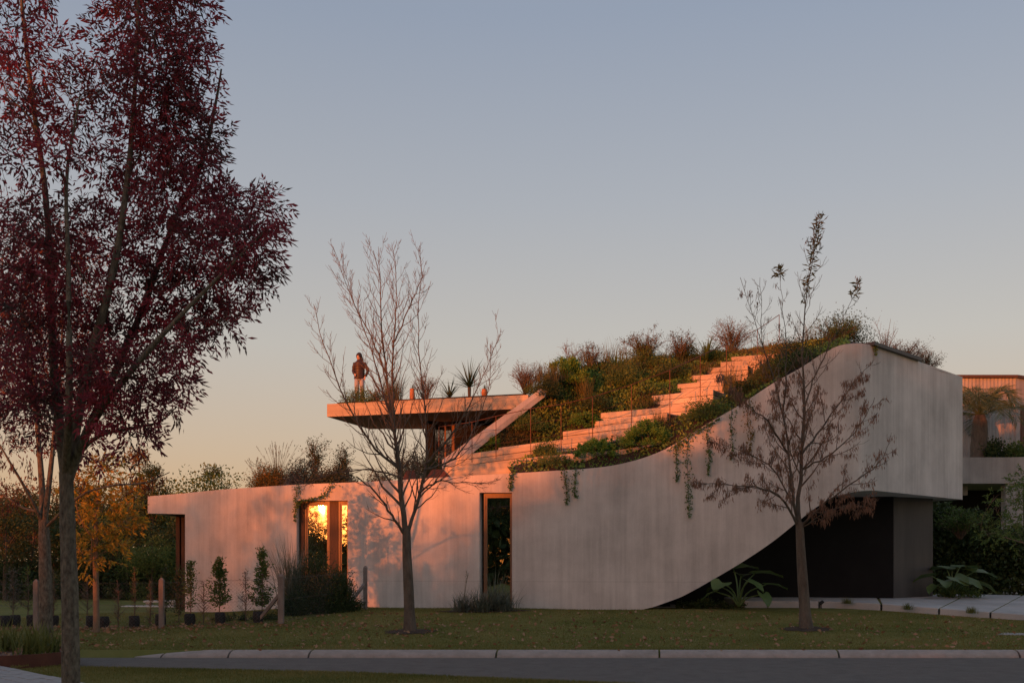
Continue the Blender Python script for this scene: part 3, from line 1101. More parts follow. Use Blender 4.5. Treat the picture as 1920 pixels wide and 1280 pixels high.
def wispy(label, px, py, Y, w_, h_, m='wisp', stems=26, leaves=700, leaf=.035, name='wispy_shrub', cat='shrub', pos=None, tw='twig', up=.3):
    c = PS_(px, py, Y) if pos is None else np.asarray(pos)
    if ONSLOPE:
        w_, h_, leaves, leaf = w_ * 1.2, h_ * 1.2, int(leaves * 1.8), leaf * 1.15
    t = thing(name, label, cat, c)
    mb = MB()
    ends = []
    for k in range(stems):
        a = random.uniform(0, 6.28)
        r = math.sqrt(random.random()) * w_ / 2
        h = h_ * random.uniform(.5, 1.05) * (1 - .35 * (r / (w_ / 2)) ** 2)
        e = c + np.array([r * math.cos(a), r * math.sin(a), h])
        p = smooth_path([c + np.array([math.cos(a), math.sin(a), 0]) * .05, c + (e - c) * [.35, .35, .55] + rng.normal(size=3) * .04, e], 6)
        mb.tube(p, np.linspace(.011, .004, 6), 4, False)
        for q in range(3):
            s_ = p[random.randint(2, 4)]
            e2 = s_ + np.array([random.gauss(0, .14), random.gauss(0, .14), random.uniform(.08, .3)]) * max(h_, .6)
            mb.tube([s_, .5 * (s_ + e2) + rng.normal(size=3) * .02, e2], [.005, .004, .003], 3, False)
            ends += [s_ + (e2 - s_) * f for f in (.4, .7, 1)]
        ends += [p[3], p[4], p[5]]
    mb.build('stems', M[tw], t)
    ends = np.array(ends)
    p = ends[rng.integers(0, len(ends), leaves)] + rng.normal(size=(leaves, 3)) * .045
    obj('foliage', leaf_mesh('foliage', p, rng.normal(size=(leaves, 3)) + [0, 0, up], leaf * rng.uniform(.6, 1.4, leaves), leaf * .5), M[m], t)
    return t


def rosette(label, px, py, Y, r, n=26, m='g_grey', width=.05, name='yucca', cat='yucca', trunk=0, pos=None):
    c = PS_(px, py, Y) if pos is None else np.asarray(pos)
    t = thing(name, label, cat, c)
    top = c + np.array([0, 0, trunk])
    if trunk:
        MB().tube([c - [0, 0, .1], top], [.05, .06], 7).build('trunk', M['bark'], t)
    parts = []
    for k in range(n):
        a = k * 2.4 + random.uniform(-.2, .2)
        V, F = blades_arrays(1, top, .01, r, width, .22, 0, 3, np.array([a]))
        tilt = random.uniform(.05, 1.35)
        R = np.array([[math.cos(tilt), 0, math.sin(tilt)], [0, 1, 0], [-math.sin(tilt), 0, math.cos(tilt)]])
        ca, sa = math.cos(a), math.sin(a)
        Rz = np.array([[ca, -sa, 0], [sa, ca, 0], [0, 0, 1]])
        V = (Rz @ R @ Rz.T @ (V - top).T).T + top
        parts.append((V, F))
    V, F = merge(parts)
    obj('leaves', np_mesh('leaves', V, F), M[m], t)
    return t


def vine(label, pts, n=120, m='g_mid', leaf=.06, spread=.06, Yoff=None):
    """ivy hanging down the wall; pts list of px,py on the wall face"""
    w3 = []
    for (px, py) in pts:
        Y = wy(px) - .05
        w3.append(P(px, py, Y))
    path = smooth_path(w3, 16)
    t = thing('ivy', label, 'ivy', path[0])
    MB().tube(path, np.linspace(.008, .003, 16), 4, False).build('stem', M['twig'], t)
    u = rng.uniform(0, 15, n) ** 1.0
    k = u.astype(int).clip(0, 14)
    p = path[k] * (1 - (u - k))[:, None] + path[k + 1] * (u - k)[:, None]
    taper = 1.25 - u / 15
    p = p + rng.normal(size=(n, 3)) * np.array([spread, .025, spread * .5]) * taper[:, None]
    p[:, 1] -= .03
    obj('foliage', leaf_mesh('foliage', p, rng.normal(size=(n, 3)) * [.7, .5, .4] + [0, -.3, -.8], leaf * rng.uniform(.6, 1.3, n), leaf * .75), M[m], t)
    return t


# --- ground cover creeping over the planted slope (one uncountable carpet)
def cover_points(V, F, n, nlift=.1):
    T = np.concatenate([F[:, [0, 1, 2]], F[:, [0, 2, 3]]])
    a, b, c = V[T[:, 0]], V[T[:, 1]], V[T[:, 2]]
    cr_ = np.cross(b - a, c - a)
    ar = np.linalg.norm(cr_, axis=1)
    i = rng.choice(len(T), n, p=ar / ar.sum())
    r1, r2 = np.sqrt(rng.random(n))[:, None], rng.random(n)[:, None]
    p = a[i] * (1 - r1) + b[i] * r1 * (1 - r2) + c[i] * r1 * r2
    nn = unit(cr_[i])
    nn *= np.sign(nn[:, 2:3] + 1e-6)
    bump = .5 + .5 * np.sin(p[:, 0] * 3.1 + np.sin(p[:, 1] * 2.3) * 2) * np.sin(p[:, 1] * 2.7 + p[:, 2] * 3)
    p = p + nn * (nlift * bump * rng.random(n) + .01)[:, None]
    return p, nn


p1, n1 = cover_points(L1[0], L1[1], 38000, .17)
p2, n2 = cover_points(L2[0], L2[1], 9000, .18)
keep = (p2[:, 0] > -.2)
p2, n2 = p2[keep], n2[keep]
pp, nn_ = np.vstack([p1, p2]), np.vstack([n1, n2])
pat = np.sin(pp[:, 0] * 1.9 + 1.3 * np.sin(pp[:, 2] * 2.6)) + np.sin(pp[:, 1] * 2.3 + pp[:, 0] * 1.1 + 2) + rng.normal(size=len(pp)) * .45
bare = (pat > -.35) & (pat < -.1) & (rng.random(len(pp)) < .75)
pp, nn_, pat = pp[~bare], nn_[~bare], pat[~bare]
Lc = np.where(pat > .9, rng.uniform(.10, .22, len(pp)), np.where(pat < -.8, rng.uniform(.03, .07, len(pp)), rng.uniform(.06, .13, len(pp))))
Wc = np.where(pat > .9, .022, np.where(pat < -.8, .045, .075))
upc = np.where(pat > .9, 1.6, .7)[:, None]
cov = obj('ground_cover', leaf_mesh('ground_cover', pp, nn_ * upc + rng.normal(size=pp.shape) * .7, Lc, Wc), M['cover'])
for q in ('g_lime', 'bladebrown', 'g_dark'):
    cov.data.materials.append(M[q])
cov.data.polygons.foreach_set('material_index', np.where(pat > .9, 2, np.where(pat < -.8, 1, np.where(rng.random(len(pp)) < .3, 3, 0))).astype(np.int32))
tag(cov, 'creeping leafy ground cover carpeting the sloping roof beside the steps', 'ground cover', kind='stuff')

# wild grasses and dry stems all along the crest and over the slope (uncountable)
parts = []
for k in range(110):
    if k < 75:
        i_ = random.randint(18, 69)
        c = top1[i_] + rng.normal(size=3) * [.25, .5, 0] - [0, .4, .05]
        h_ = random.uniform(.3, .95)
    else:
        c = p1[random.randint(0, len(p1) - 1)]
        h_ = random.uniform(.2, .5)
    parts.append(blades_arrays(random.randint(14, 34), c, random.uniform(.05, .16), h_, .011, .4, .9))
V, F = merge(parts)
wg = obj('wild_grass', np_mesh('wild_grass', V, F), M['bladebrown'])
wg.data.materials.append(M['wisp'])
wg.data.polygons.foreach_set('material_index', (rng.random(len(F)) < .35).astype(np.int32))
tag(wg, 'wild grasses and dry stems scattered over the planted roof crest', 'wild grass', kind='stuff')

# --- mounds, tufts and shrubs on the roof slope
ONSLOPE = True
mound('small clipped green mound beside the lowest roof step', 917, 838, 31.9, .55, .26, 'g_lime', 900, .045)
mound('low olive-green shrub left of the clipped mound at the foot of the slope', 892, 842, 31.9, .45, .2, 'g_mid', 700, .045)
mound('oval yellow-green mound above the middle of the steps', 1093, 803, 32.5, .75, .36, 'g_lime', 1200, .045)
mound('bright green mound spilling over the low parapet near the third rail post', 1117, 857, 30.35, .95, .34, 'g_lime', 1700, .045)
mound('largest bright green mound resting on the low parapet below the steps', 1211, 838, 30.2, 1.05, .5, 'g_lime', 2200, .045)
mound('leafy dark green clump hanging over the wall left of the bright mounds', 1035, 872, 30.6, .9, .3, 'g_mid', 1300, .05)
mound('small round green bush at the right end of the lowest step', 1024, 853, 31.0, .6, .3, 'g_mid', 1300, .05, pos=P(1024, 853, 30.95))
tuft('brown spiky grass tuft in front of the long middle step', 1237, 806, 30.9, .6, 190, 'bladebrown', .1, .35, .014, 1.1)
tuft('dark upright grass tuft at the right end of the upper steps', 1369, 735, 32.4, .75, 220, 'bladebrown', .1, .25, .014, .7)
tuft('tall tawny grass tuft in the middle of the green slope', 1097, 748, 34.3, .85, 200, 'bladebrown', .1, .3, .014, .8)
tuft('tawny grass tuft high on the slope below the crest', 1185, 705, 35.6, .8, 200, 'bladebrown', .1, .3, .014, .8)
mound('broad yellow-green bush at the upper left corner of the slope', 1062, 722, 35.0, 1.1, .6, 'g_lime', 1800, .06)
mound('rounded dark green bush beside the sloping parapet', 1026, 744, 34.2, .75, .42, 'g_dark', 1500, .055, pos=P(1024, 744, 33.3))
mound('leafy green bush at the centre of the slope', 1165, 722, 35.4, 1.3, .65, 'g_mid', 2000, .06)
mound('dark green bush between the slope centre and the upper steps', 1262, 712, 35.2, .9, .5, 'g_dark', 1500, .055)
mound('olive bush on the crest left of the agave', 1205, 690, 37.0, 1.4, .55, 'g_mid', 1700, .06)
mound('rounded dark bush beside the agave at the crest', 1288, 684, 36.4, .7, .55, 'g_dark', 1300, .055)
mound('dense green bush behind the top step', 1338, 682, 36.0, .75, .42, 'g_mid', 1200, .055)
mound('low green bush filling the slope above the oval mound', 1120, 770, 33.9, 1.2, .38, 'g_dark', 1500, .055)
mound('green bush low on the slope near the fourth rail post', 985, 808, 33.4, 1.0, .4, 'g_mid', 1500, .055)
wispy('brown wispy shrub with tiny leaves left of the crest', 1107, 692, 37.0, 1.0, .75, 'crest', 30, 900, .04)
wispy('tallest wispy shrub on the crest with scattered bronze leaves', 1208, 684, 37.4, 1.5, 1.1, 'crest', 40, 1500, .045)
wispy('wispy bronze shrub on the crest just left of the agave', 1275, 682, 37.2, 1.1, .95, 'crest', 34, 1200, .042)
wispy('pinkish feathery bush on the crest above the top step', 1372, 668, 36.6, 1.5, 1.15, 'wisp', 60, 1500, .04)
wispy('pale dry stalks rising left of the slope crest', 1070, 700, 36.4, .8, 1.0, 'wisp', 18, 150, .03)
rosette('upright agave silhouetted on the crest of the roof', 1325, 672, 36.8, .95, 34, 'g_mid', .085, 'agave', 'agave', pos=P(1325, 677, 36.0))
rosette('small spiky agave on the slope left of the tall wispy shrub', 1155, 692, 36.2, .8, 30, 'g_mid', .055, 'agave', 'agave')
mound('dense dark shrub at the top right of the roof behind the tree', 1585, 655, 33.6, 1.7, .75, 'g_dark', 2600, .06)
wispy('twiggy green shrub crowning the roof edge above the wall', 1568, 655, 33.0, 1.5, .8, 'g_mid', 40, 1500, .045)
wispy('feathery pale shrub behind the metal lip of the roof', 1690, 690, 33.6, 1.6, .75, 'wisp', 55, 1500, .035)
wispy('feathery brown shrub at the right end of the roof', 1735, 702, 34.0, 1.0, .7, 'wisp', 40, 1100, .035)
wispy('thin dry stalks behind the roof shrub at right', 1660, 680, 33.6, 1.0, 1.2, 'wisp', 16, 120, .03)
mound('trailing green bush where the steps meet the front wall', 1330, 786, 30.6, 1.3, .42, 'g_mid', 1900, .06)
mound('trailing bush below the dark grass tuft on the wall edge', 1392, 752, 30.4, 1.0, .4, 'g_dark', 1500, .06)
mound('brownish bush tumbling over the rising wall edge', 1435, 722, 30.6, 1.2, .6, 'g_autumn', 1700, .055)
mound('dark tangled bush on the wall edge behind the right tree', 1500, 690, 30.8, 1.4, .6, 'g_dark', 1900, .055)
mound('rusty shrub behind the top step beside the right tree', 1470, 676, 33.6, 1.5, .55, 'g_autumn', 1700, .05)

# --- canopy roof plants
ONSLOPE = False
mound('low green mound at the outer corner of the canopy roof', 680, 760, 35.25, 1.7, .55, 'g_mid', 4200, .05)
rosette('larger yucca with stiff spreading leaves on the canopy roof', 880, 741, 34.4, 1.0, 60, 'g_dark', .045, 'yucca', 'yucca', .25)
rosette('smaller yucca left of the larger one on the canopy roof', 843, 745, 34.4, .75, 50, 'g_dark', .04, 'yucca', 'yucca')
wispy('wispy pink shrub on the canopy roof behind the left bare tree', 797, 752, 35.0, 1.0, 1.0, 'wisp', 40, 1000, .035)
tuft('dry grass tuft on the canopy roof beside the mound', 735, 755, 35.1, .95, 320, 'bladebrown', .12, .3, .014, .9)
wispy('small dry shrub on the canopy roof right of the standing person', 706, 757, 35.3, .7, .5, 'wisp', 22, 400, .035)
wispy('pale feathery shrub where the canopy meets the slope', 985, 738, 34.6, 1.5, 1.05, 'wisp', 70, 1600, .035)
mound('green bush at the foot of the pale feathery shrub', 1002, 742, 34.0, .9, .42, 'g_mid', 1200, .05)
for (px, py, hh, r, lab) in ((773, 753, .42, .09, 'slender terracotta pot on the canopy roof behind the left tree'), (908, 741, .2, .1, 'small terracotta pot with leaves beside the larger yucca')):
    c = P(px, py, 34.6)
    t = thing('terracotta_pot', lab, 'pot', c)
    MB().tube([c + [0, 0, z] for z in np.linspace(-.02, hh, 7)], [r * .7, r * .85, r * .98, r, r * .95, r * .8, r * .95], 12).build('pot', M['terracotta'], t, smooth=True, sharp=40)
    V, F = blades_arrays(16, c + [0, 0, hh], .03, .18, .02, .5)
    obj('leaves', np_mesh('leaves', V, F), M['g_dark'], t)

# --- low wing roof plants
tuft('fountain grass with long pale plumes at the left of the roof', 520, 913, 33.0, .9, 260, 'bladebrown', .16, .55, .014, 1.1, plumes=34)
tuft('second fountain grass with plumes arching to the left', 488, 916, 32.6, .6, 160, 'bladebrown', .12, .8, .012, 1.6, plumes=16)
mound('rusty green shrub beneath the fountain grass', 505, 918, 32.4, 1.3, .75, 'g_autumn', 4200, .055)
mound('broad grey lavender bush left of the bare tree on the roof', 572, 916, 32.3, 1.5, .85, 'lav', 6500, .065, rough=.2)
mound('second grey lavender bush joined to the first', 632, 914, 32.2, 1.2, .7, 'lav', 5200, .065, rough=.2)
wispy('slim young conifer poking above the lavender', 590, 905, 34.0, .45, 1.5, 'g_dark', 24, 1400, .06, name='young_conifer', cat='conifer')
wispy('second slim conifer right of the lavender', 645, 905, 34.0, .4, 1.25, 'g_dark', 22, 1200, .06, name='young_conifer', cat='conifer')
mound('rounded dark shrub between lavender and bare tree', 708, 910, 32.8, 1.0, .5, 'g_grey', 1700, .05)
mound('dusky purple shrub under the canopy', 775, 898, 33.6, 1.3, .95, 'lav', 5000, .055)
mound('green shrub at the foot of the sloping parapet', 808, 892, 33.2, .7, .75, 'g_dark', 1400, .055)
mound('trailing green plant over the wall top left of the tall window', 985, 892, 30.4, .9, .22, 'g_mid', 900, .06)

# --- ivy hanging on the walls
vine('short ivy strand above the right side of the tall window', [(962, 884), (958, 900), (957, 918)], 110)
vine('ivy strand hanging left of two on the mid wall', [(1056, 874), (1060, 900), (1063, 925), (1062, 945)], 150)
vine('ivy strand hanging right of two on the mid wall', [(1082, 872), (1078, 895), (1077, 920), (1080, 932)], 130)
vine('longest ivy strand hanging below the steps', [(1292, 810), (1288, 850), (1290, 900), (1291, 940), (1292, 968)], 260, spread=.08)
vine('ivy strand just left of the longest one', [(1272, 826), (1268, 850), (1270, 880), (1268, 902)], 150)
vine('ivy strand right of the longest one', [(1325, 792), (1326, 830), (1330, 860), (1326, 890)], 190, 'g_mid', .06, .07)
vine('thin ivy strand midway to the right tree', [(1372, 766), (1370, 800), (1373, 835), (1370, 860)], 120)
vine('brownish ivy hanging beside the right tree', [(1405, 745), (1402, 790), (1408, 820), (1404, 850)], 220, 'g_autumn', .055, .09)
vine('ivy running along the lintel of the wide window', [(622, 905), (612, 925), (592, 934), (565, 938), (557, 952)], 240, spread=.07)
vine('ivy dropping beside the left jamb of the wide window', [(560, 909), (555, 930), (554, 955), (553, 978)], 150, spread=.05)
vine('small ivy tuft on the top edge of the right wall', [(1640, 643), (1641, 652), (1641, 664)], 60, spread=.04)
vine('wall-edge ivy right of the small block of steps', [(1262, 838), (1280, 825), (1310, 806), (1350, 782)], 260, spread=.09)

# ------------------------------------------------------------------ person on the canopy roof
per = thing('person', 'person in dark puffer jacket and pale jeans standing on the canopy roof', 'person', (0, 0, 0))
pc = P(674, 745, 35.7)
base = np.array([pc[0], 35.7, 7.03])


def loft_rings(rings, sides=14):
    """rings: (x,y,z,rx,ry)"""
    V, F = [], []
    for (x, y, z, rx_, ry_) in rings:
        for j in range(sides):
            a = 2 * math.pi * j / sides
            V.append((x + rx_ * math.cos(a), y + ry_ * math.sin(a), z))
    n_ = len(rings)
    for i in range(n_ - 1):
        for j in range(sides):
            k = (j + 1) % sides
            F.append((i * sides + j, i * sides + k, (i + 1) * sides + k, (i + 1) * sides + j))
    F += [tuple(range(sides))[::-1], tuple((n_ - 1) * sides + j for j in range(sides))]
    return V, F


# continuous body: skin-modifier skeleton
sk = [(0, 0, .92), (0, 0, 1.1), (0, 0, 1.3), (0, 0, 1.42), (0, 0, 1.47), (-.015, -.02, 1.53), (-.03, -.035, 1.6), (-.02, -.02, 1.66),
      (.085, 0, .88), (.09, -.01, .5), (.09, .02, .09), (.085, -.10, .04), (-.085, 0, .88), (-.09, -.01, .5), (-.09, .02, .09), (-.095, -.10, .04),
      (.17, 0, 1.38), (.27, .02, 1.14), (.20, -.07, .93), (.18, -.09, .86), (-.17, 0, 1.38), (-.2, .02, 1.12), (-.15, -.1, 1.02), (-.12, -.14, 1.0),
      (-.045, -.13, 1.6)]
ed = [(0, 1), (1, 2), (2, 3), (3, 4), (4, 5), (5, 6), (6, 7), (0, 8), (8, 9), (9, 10), (10, 11), (0, 12), (12, 13), (13, 14), (14, 15), (3, 16), (16, 17), (17, 18), (18, 19), (3, 20), (20, 21), (21, 22), (22, 23), (6, 24)]
rad = [.13, .12, .13, .10, .055, .075, .09, .07, .07, .045, .032, .03, .07, .045, .032, .03, .04, .03, .024, .026, .04, .03, .024, .026, .014]
me = bpy.data.meshes.new('body')
me.from_pydata([tuple(np.array(q) + base) for q in sk], ed, [])
body = obj('body', me, M['skin'], per)
md = body.modifiers.new('skin', 'SKIN')
for i, r in enumerate(rad):
    me.skin_vertices[0].data[i].radius = (r, r)
me.skin_vertices[0].data[0].use_root = True
body.modifiers.new('sub', 'SUBSURF').levels = 1
body.modifiers['sub'].render_levels = 2
# clothing
bx_, by_, bz_ = base
mb = MB()
prof = [(.84, .165, .125)]
for k in range(7):      # quilted rolls
    z = .86 + k * .08
    wv = np.interp(z, [.86, 1.1, 1.3, 1.42], [.175, .17, .185, .15])
    prof += [(z + .005, wv, wv * .74), (z + .04, wv + .018, wv * .74 + .018), (z + .075, wv, wv * .74)]
prof += [(1.44, .12, .10), (1.49, .085, .085), (1.53, .08, .08)]
V, F = loft_rings([(bx_, by_, bz_ + z, a, b) for z, a, b in prof])
mb.add(V, F)
jk = mb.build('jacket', M['jacket'], per, smooth=True)
for s_, pts_ in ((1, [(.15, 0, 1.4), (.22, .01, 1.28), (.275, .02, 1.14), (.25, -.03, 1.03), (.2, -.07, .94)]), (-1, [(-.15, 0, 1.4), (-.19, .01, 1.27), (-.205, .02, 1.13), (-.18, -.06, 1.07), (-.14, -.12, 1.01)])):
    pth = smooth_path([np.array(q) + base for q in pts_], 15)
    rr = .058 + .008 * np.sin(np.arange(15) * 2.1) - np.linspace(0, .014, 15)
    MB().tube(pth, rr, 10).build('sleeve', M['jacket'], jk, smooth=True)
jn = MB()
V, F = loft_rings([(bx_, by_, bz_ + .80, .15, .12), (bx_, by_, bz_ + .87, .16, .125), (bx_, by_, bz_ + .95, .15, .12)])
jn.add(V, F)
for s_ in (1, -1):
    V, F = loft_rings([(bx_ + s_ * .09, by_ + .015, bz_ + .05, .062, .07), (bx_ + s_ * .09, by_ + .01, bz_ + .3, .066, .075), (bx_ + s_ * .09, by_ - .005, bz_ + .5, .074, .08), (bx_ + s_ * .086, by_, bz_ + .7, .085, .095), (bx_ + s_ * .078, by_, bz_ + .86, .09, .11)])
    jn.add(V, F)
jn.build('jeans', M['jeans'], per, smooth=True)
hd = base + np.array([-.03, -.03, 1.6])
mb = MB()
V, F = [], []
mb.ellipsoid(hd + [.02, .03, .025], (.105, .115, .125), 14, 10, .03)
mb.build('hair', M['hair'], per, smooth=True)
V, F = loft_rings([(hd[0] + .075, hd[1] + .02, hd[2] - .36, .05, .05), (hd[0] + .075, hd[1] + .03, hd[2] - .24, .085, .075), (hd[0] + .06, hd[1] + .045, hd[2] - .1, .105, .085), (hd[0] + .035, hd[1] + .05, hd[2], .1, .085), (hd[0] + .02, hd[1] + .03, hd[2] + .06, .09, .09)], 12)
MB().add(V, F).build('hair', M['hair'], per, smooth=True)
for s_ in (1, -1):
    MB().ellipsoid(base + [s_ * .09, -.05, .04], (.05, .13, .05), 10, 6).build('shoe', M['shoe'], per, smooth=True)
for (hx, hy, hz, sd_) in ((.185, -.09, .88, 1), (-.12, -.145, 1.0, -1)):
    for k in range(5):
        a = base + np.array([hx + (k - 2) * .013 * sd_, hy - .01, hz])
        L_ = (.045, .07, .078, .072, .058)[k]
        b = a + np.array([0, -.02, -L_])
        MB().tube([a, .5 * (a + b) + [0, -.006, 0], b], [.0095, .009, .007], 6).build('finger', M['skin'], body, smooth=True)


# ------------------------------------------------------------------ trees
def grow_twigs(mb, path, radii, sec, L0, L1_, ends, ang=.75, tert=3, upw=.6, start=.15, rmin=.0045, alln=None, dense=1.0):
    """side twigs along a limb, curving upward"""
    seglen = np.linalg.norm(np.diff(path, axis=0), axis=1)
    cum = np.concatenate([[0], np.cumsum(seglen)])
    tot = cum[-1]
    s_ = start * tot
    sec *= dense
    az = random.uniform(0, 6.28)
    while s_ < tot * .98:
        f = s_ / tot
        k = int(np.clip(np.searchsorted(cum, s_) - 1, 0, len(path) - 2))
        q = (s_ - cum[k]) / (seglen[k] + 1e-9)
        p = path[k] * (1 - q) + path[k + 1] * q
        t = unit(path[k + 1] - path[k])
        r0 = (radii[k] * (1 - q) + radii[k + 1] * q) * .55
        az += 2.4 + random.uniform(-.5, .5)
        ref = np.array([math.cos(az), math.sin(az), random.uniform(-.3, .3)])
        sd = unit(ref - t * np.dot(ref, t))
        L = (L0 * (1 - f) + L1_ * f) * random.uniform(.55, 1.2)
        d0 = unit(t * math.cos(ang) + sd * math.sin(ang))
        p1_ = p + d0 * L * .35
        p2_ = p1_ + unit(d0 + np.array([0, 0, upw * .6])) * L * .35
        p3_ = p2_ + unit(d0 + np.array([0, 0, upw * 1.4])) * L * .3
        pth = smooth_path([p, p1_, p2_, p3_], 7) + np.vstack([np.zeros(3), rng.normal(size=(6, 3)) * L * .012])
        rr = np.linspace(max(min(r0, .016 * L + .004), rmin), rmin * .8, 7)
        mb.tube(pth, rr, 4, False)
        ends.append(pth[-1])
        for j in range(tert):
            kk = random.randint(2, 5)
            t2 = unit(pth[kk + 1] - pth[kk])
            sd2 = unit(np.cross(t2, rng.normal(size=3)))
            l2 = L * random.uniform(.18, .42)
            d2 = unit(t2 + sd2 * .75)
            e = pth[kk] + d2 * l2 * .5
            e2 = e + unit(d2 + np.array([0, 0, upw])) * l2 * .5
            mb.tube([pth[kk], e, e2], [rmin * .85, rmin * .75, rmin * .6], 3, False)
            ends.append(e2)
            if alln is not None:
                alln += [e, e2]
        if alln is not None:
            alln += list(pth[2:])
        s_ += sec * random.uniform(.6, 1.4)
    ends.append(path[-1])


def limb3(pts, Y, dz=0.0):
    """px polyline -> world, with depth offsets given as a third value"""
    return np.array([P(q[0], q[1], Y + (q[2] if len(q) > 2 else 0)) for q in pts])


def bare_tree(label, Y, trunk, tr, limbs, bark='bark', soil=True, thin=1.0, **kw):
    tp = limb3(trunk, Y)
    gz = float(g(tp[0][0], tp[0][1]))
    tp[0][2] = gz - .05
    t = thing('street_tree', label, 'tree', (tp[0][0], tp[0][1], gz))
    mb = MB()
    n_ = 14
    path = smooth_path(tp, n_)
    rr = np.linspace(tr[0], tr[1], n_)
    rr[0] *= 1.35
    rr[1] *= 1.12
    mb.tube(path, rr, 10)
    mb.build('trunk', M[bark], t, smooth=True, sharp=60)
    ends, alln = [], []
    tw = MB()
    for (pts, r0, r1, sec, L0, L1_, upw) in limbs:
        lm = MB()
        path = smooth_path(limb3(pts, Y), 16)
        path[1:-1] += rng.normal(size=(14, 3)) * .012
        rr = r1 * .8 + (r0 * thin - r1 * .8) * (1 - np.linspace(0, 1, 16)) ** 1.5
        lm.tube(path, rr, 7)
        lm.build('limb', M[bark], t, smooth=True, sharp=60)
        grow_twigs(tw, path, rr, sec, L0, L1_, ends, upw=upw, alln=alln, **kw)
    tw.build('twigs', M['twig'], t)['kind'] = 'stuff'
    if soil:
        mb = MB()
        V, F = [], []
        for k in range(20):
            a = k * 2 * math.pi / 20
            r = .55 * (1 + .15 * math.sin(k * 2.3))
            x, y = tp[0][0] + r * math.cos(a), tp[0][1] + r * .9 * math.sin(a)
            V.append((x, y, float(g(x, y)) + .012))
        V.append((tp[0][0], tp[0][1], gz + .05))
        F = [(k, (k + 1) % 20, 20) for k in range(20)]
        mb.add(V, F).build('soil_ring', M['soil'], t, smooth=True)
    return t, np.array(ends), np.array(alln)


# left bare tree in front of the house
bare_tree('leafless street tree in front of the two lit windows', 23.0,
          [(769, 1178), (766, 1100), (763, 1040), (762, 985)], (.125, .088), [
    ([(760, 1000), (752, 930), (748, 870, .1), (736, 790, .2), (724, 700, .2), (716, 610, .1), (712, 530), (700, 470)], .075, .008, .17, 1.5, .55, .55),
    ([(748, 880), (738, 800, -.2), (735, 700, -.3), (740, 610, -.3), (745, 540, -.2), (735, 462)], .045, .007, .18, 1.2, .5, .6),
    ([(764, 1000), (785, 930, .2), (799, 860, .3), (797, 780, .3), (788, 690, .3), (785, 600, .2), (790, 510)], .05, .007, .19, 1.2, .5, .6),
    ([(761, 1005), (735, 965, -.3), (700, 920, -.5), (668, 893, -.6)], .04, .018, .24, .7, .4, .2),
    ([(748, 878), (705, 842, -.4), (662, 775, -.7), (628, 700, -.8), (600, 620, -.8), (588, 570, -.7)], .036, .006, .2, 1.0, .4, .6),
    ([(738, 800), (716, 730, .5), (694, 650, .8), (660, 560, .9), (624, 462, .9)], .03, .006, .18, .95, .4, .7),
    ([(797, 870), (835, 830, -.3), (875, 770, -.5), (908, 700, -.6), (938, 625, -.6)], .036, .006, .2, 1.0, .4, .6),
    ([(795, 880), (850, 860, .3), (890, 800, .5), (915, 730, .6), (920, 650, .7)], .028, .006, .2, .9, .4, .7),
    ([(785, 925), (820, 903, -.5), (870, 905, -.8), (930, 905, -1)], .028, .006, .2, .8, .4, .1),
    ([(750, 895), (690, 880, .4), (620, 890, .6), (560, 915, .8)], .026, .006, .2, .8, .4, .1),
    ([(724, 700), (690, 620, -.4), (660, 560, -.5), (640, 480, -.5)], .022, .005, .18, .7, .35, .7),
    ([(740, 640), (770, 570, .4), (790, 520, .5), (784, 465, .5)], .02, .005, .18, .7, .35, .7)],
    start=.08, ang=.6, tert=5, rmin=.0042, dense=.62, thin=.88)

# right tree with dry hanging seed pods
rt, ends, alln = bare_tree('street tree with dry brown seed pods before the black garage', 23.6,
          [(1512, 1172), (1506, 1100), (1502, 1040), (1499, 978)], (.13, .085), [
    ([(1499, 985), (1497, 930), (1503, 850), (1507, 770), (1505, 680), (1508, 590), (1522, 490), (1540, 402)], .07, .007, .16, 1.5, .3, .6),
    ([(1497, 985), (1488, 930, -.2), (1478, 850, -.3), (1468, 780, -.3), (1448, 700, -.3), (1420, 620, -.2), (1388, 520, -.1)], .05, .006, .18, 1.1, .3, .6),
    ([(1495, 985), (1462, 930, -.5), (1410, 912, -.8), (1355, 908, -1.0), (1305, 905, -1.1)], .038, .006, .16, .75, .4, .05),
    ([(1494, 960), (1450, 880, .4), (1400, 850, .7), (1350, 830, .9)], .03, .006, .16, .8, .4, .2),
    ([(1502, 985), (1545, 945, -.4), (1600, 905, -.7), (1650, 865, -.9), (1668, 830, -1)], .038, .006, .18, .8, .4, .2),
    ([(1503, 988), (1560, 955, -.8), (1610, 948, -1.0), (1635, 945, -1.1)], .022, .006, .12, .5, .3, .0),
    ([(1504, 850), (1550, 790, .4), (1600, 720, .6), (1636, 680, .7)], .034, .006, .17, .8, .3, .4),
    ([(1503, 880), (1560, 850, -.5), (1610, 800, -.7), (1640, 745, -.8)], .03, .006, .17, .9, .35, .4),
    ([(1478, 850), (1440, 790, -.5), (1390, 750, -.8), (1350, 700, -.9)], .03, .006, .17, .8, .35, .5),
    ([(1507, 770), (1530, 700, .3), (1570, 620, .4), (1610, 530, .5)], .028, .005, .2, .7, .25, .7),
    ([(1468, 780), (1475, 690, .3), (1470, 600, .4), (1460, 500, .4)], .025, .005, .2, .7, .25, .8),
    ([(1448, 700), (1430, 650, -.4), (1428, 590, -.4), (1425, 520, -.4)], .02, .005, .2, .6, .25, .8)],
    start=.12, ang=.7, tert=4, rmin=.0045, thin=.8)
dn = []
for q in alln:
    px_, py_ = 960 + q[0] / q[1] * FOC, HOR - (q[2] - EYE) / q[1] * FOC
    pr = 0.62 if (700 < py_ < 960) else (.03 if py_ < 700 else .5)
    if 1640 < px_:
        pr *= .3
    if random.random() < pr:
        dn.append(q)
dn = np.array(dn)
k = 8
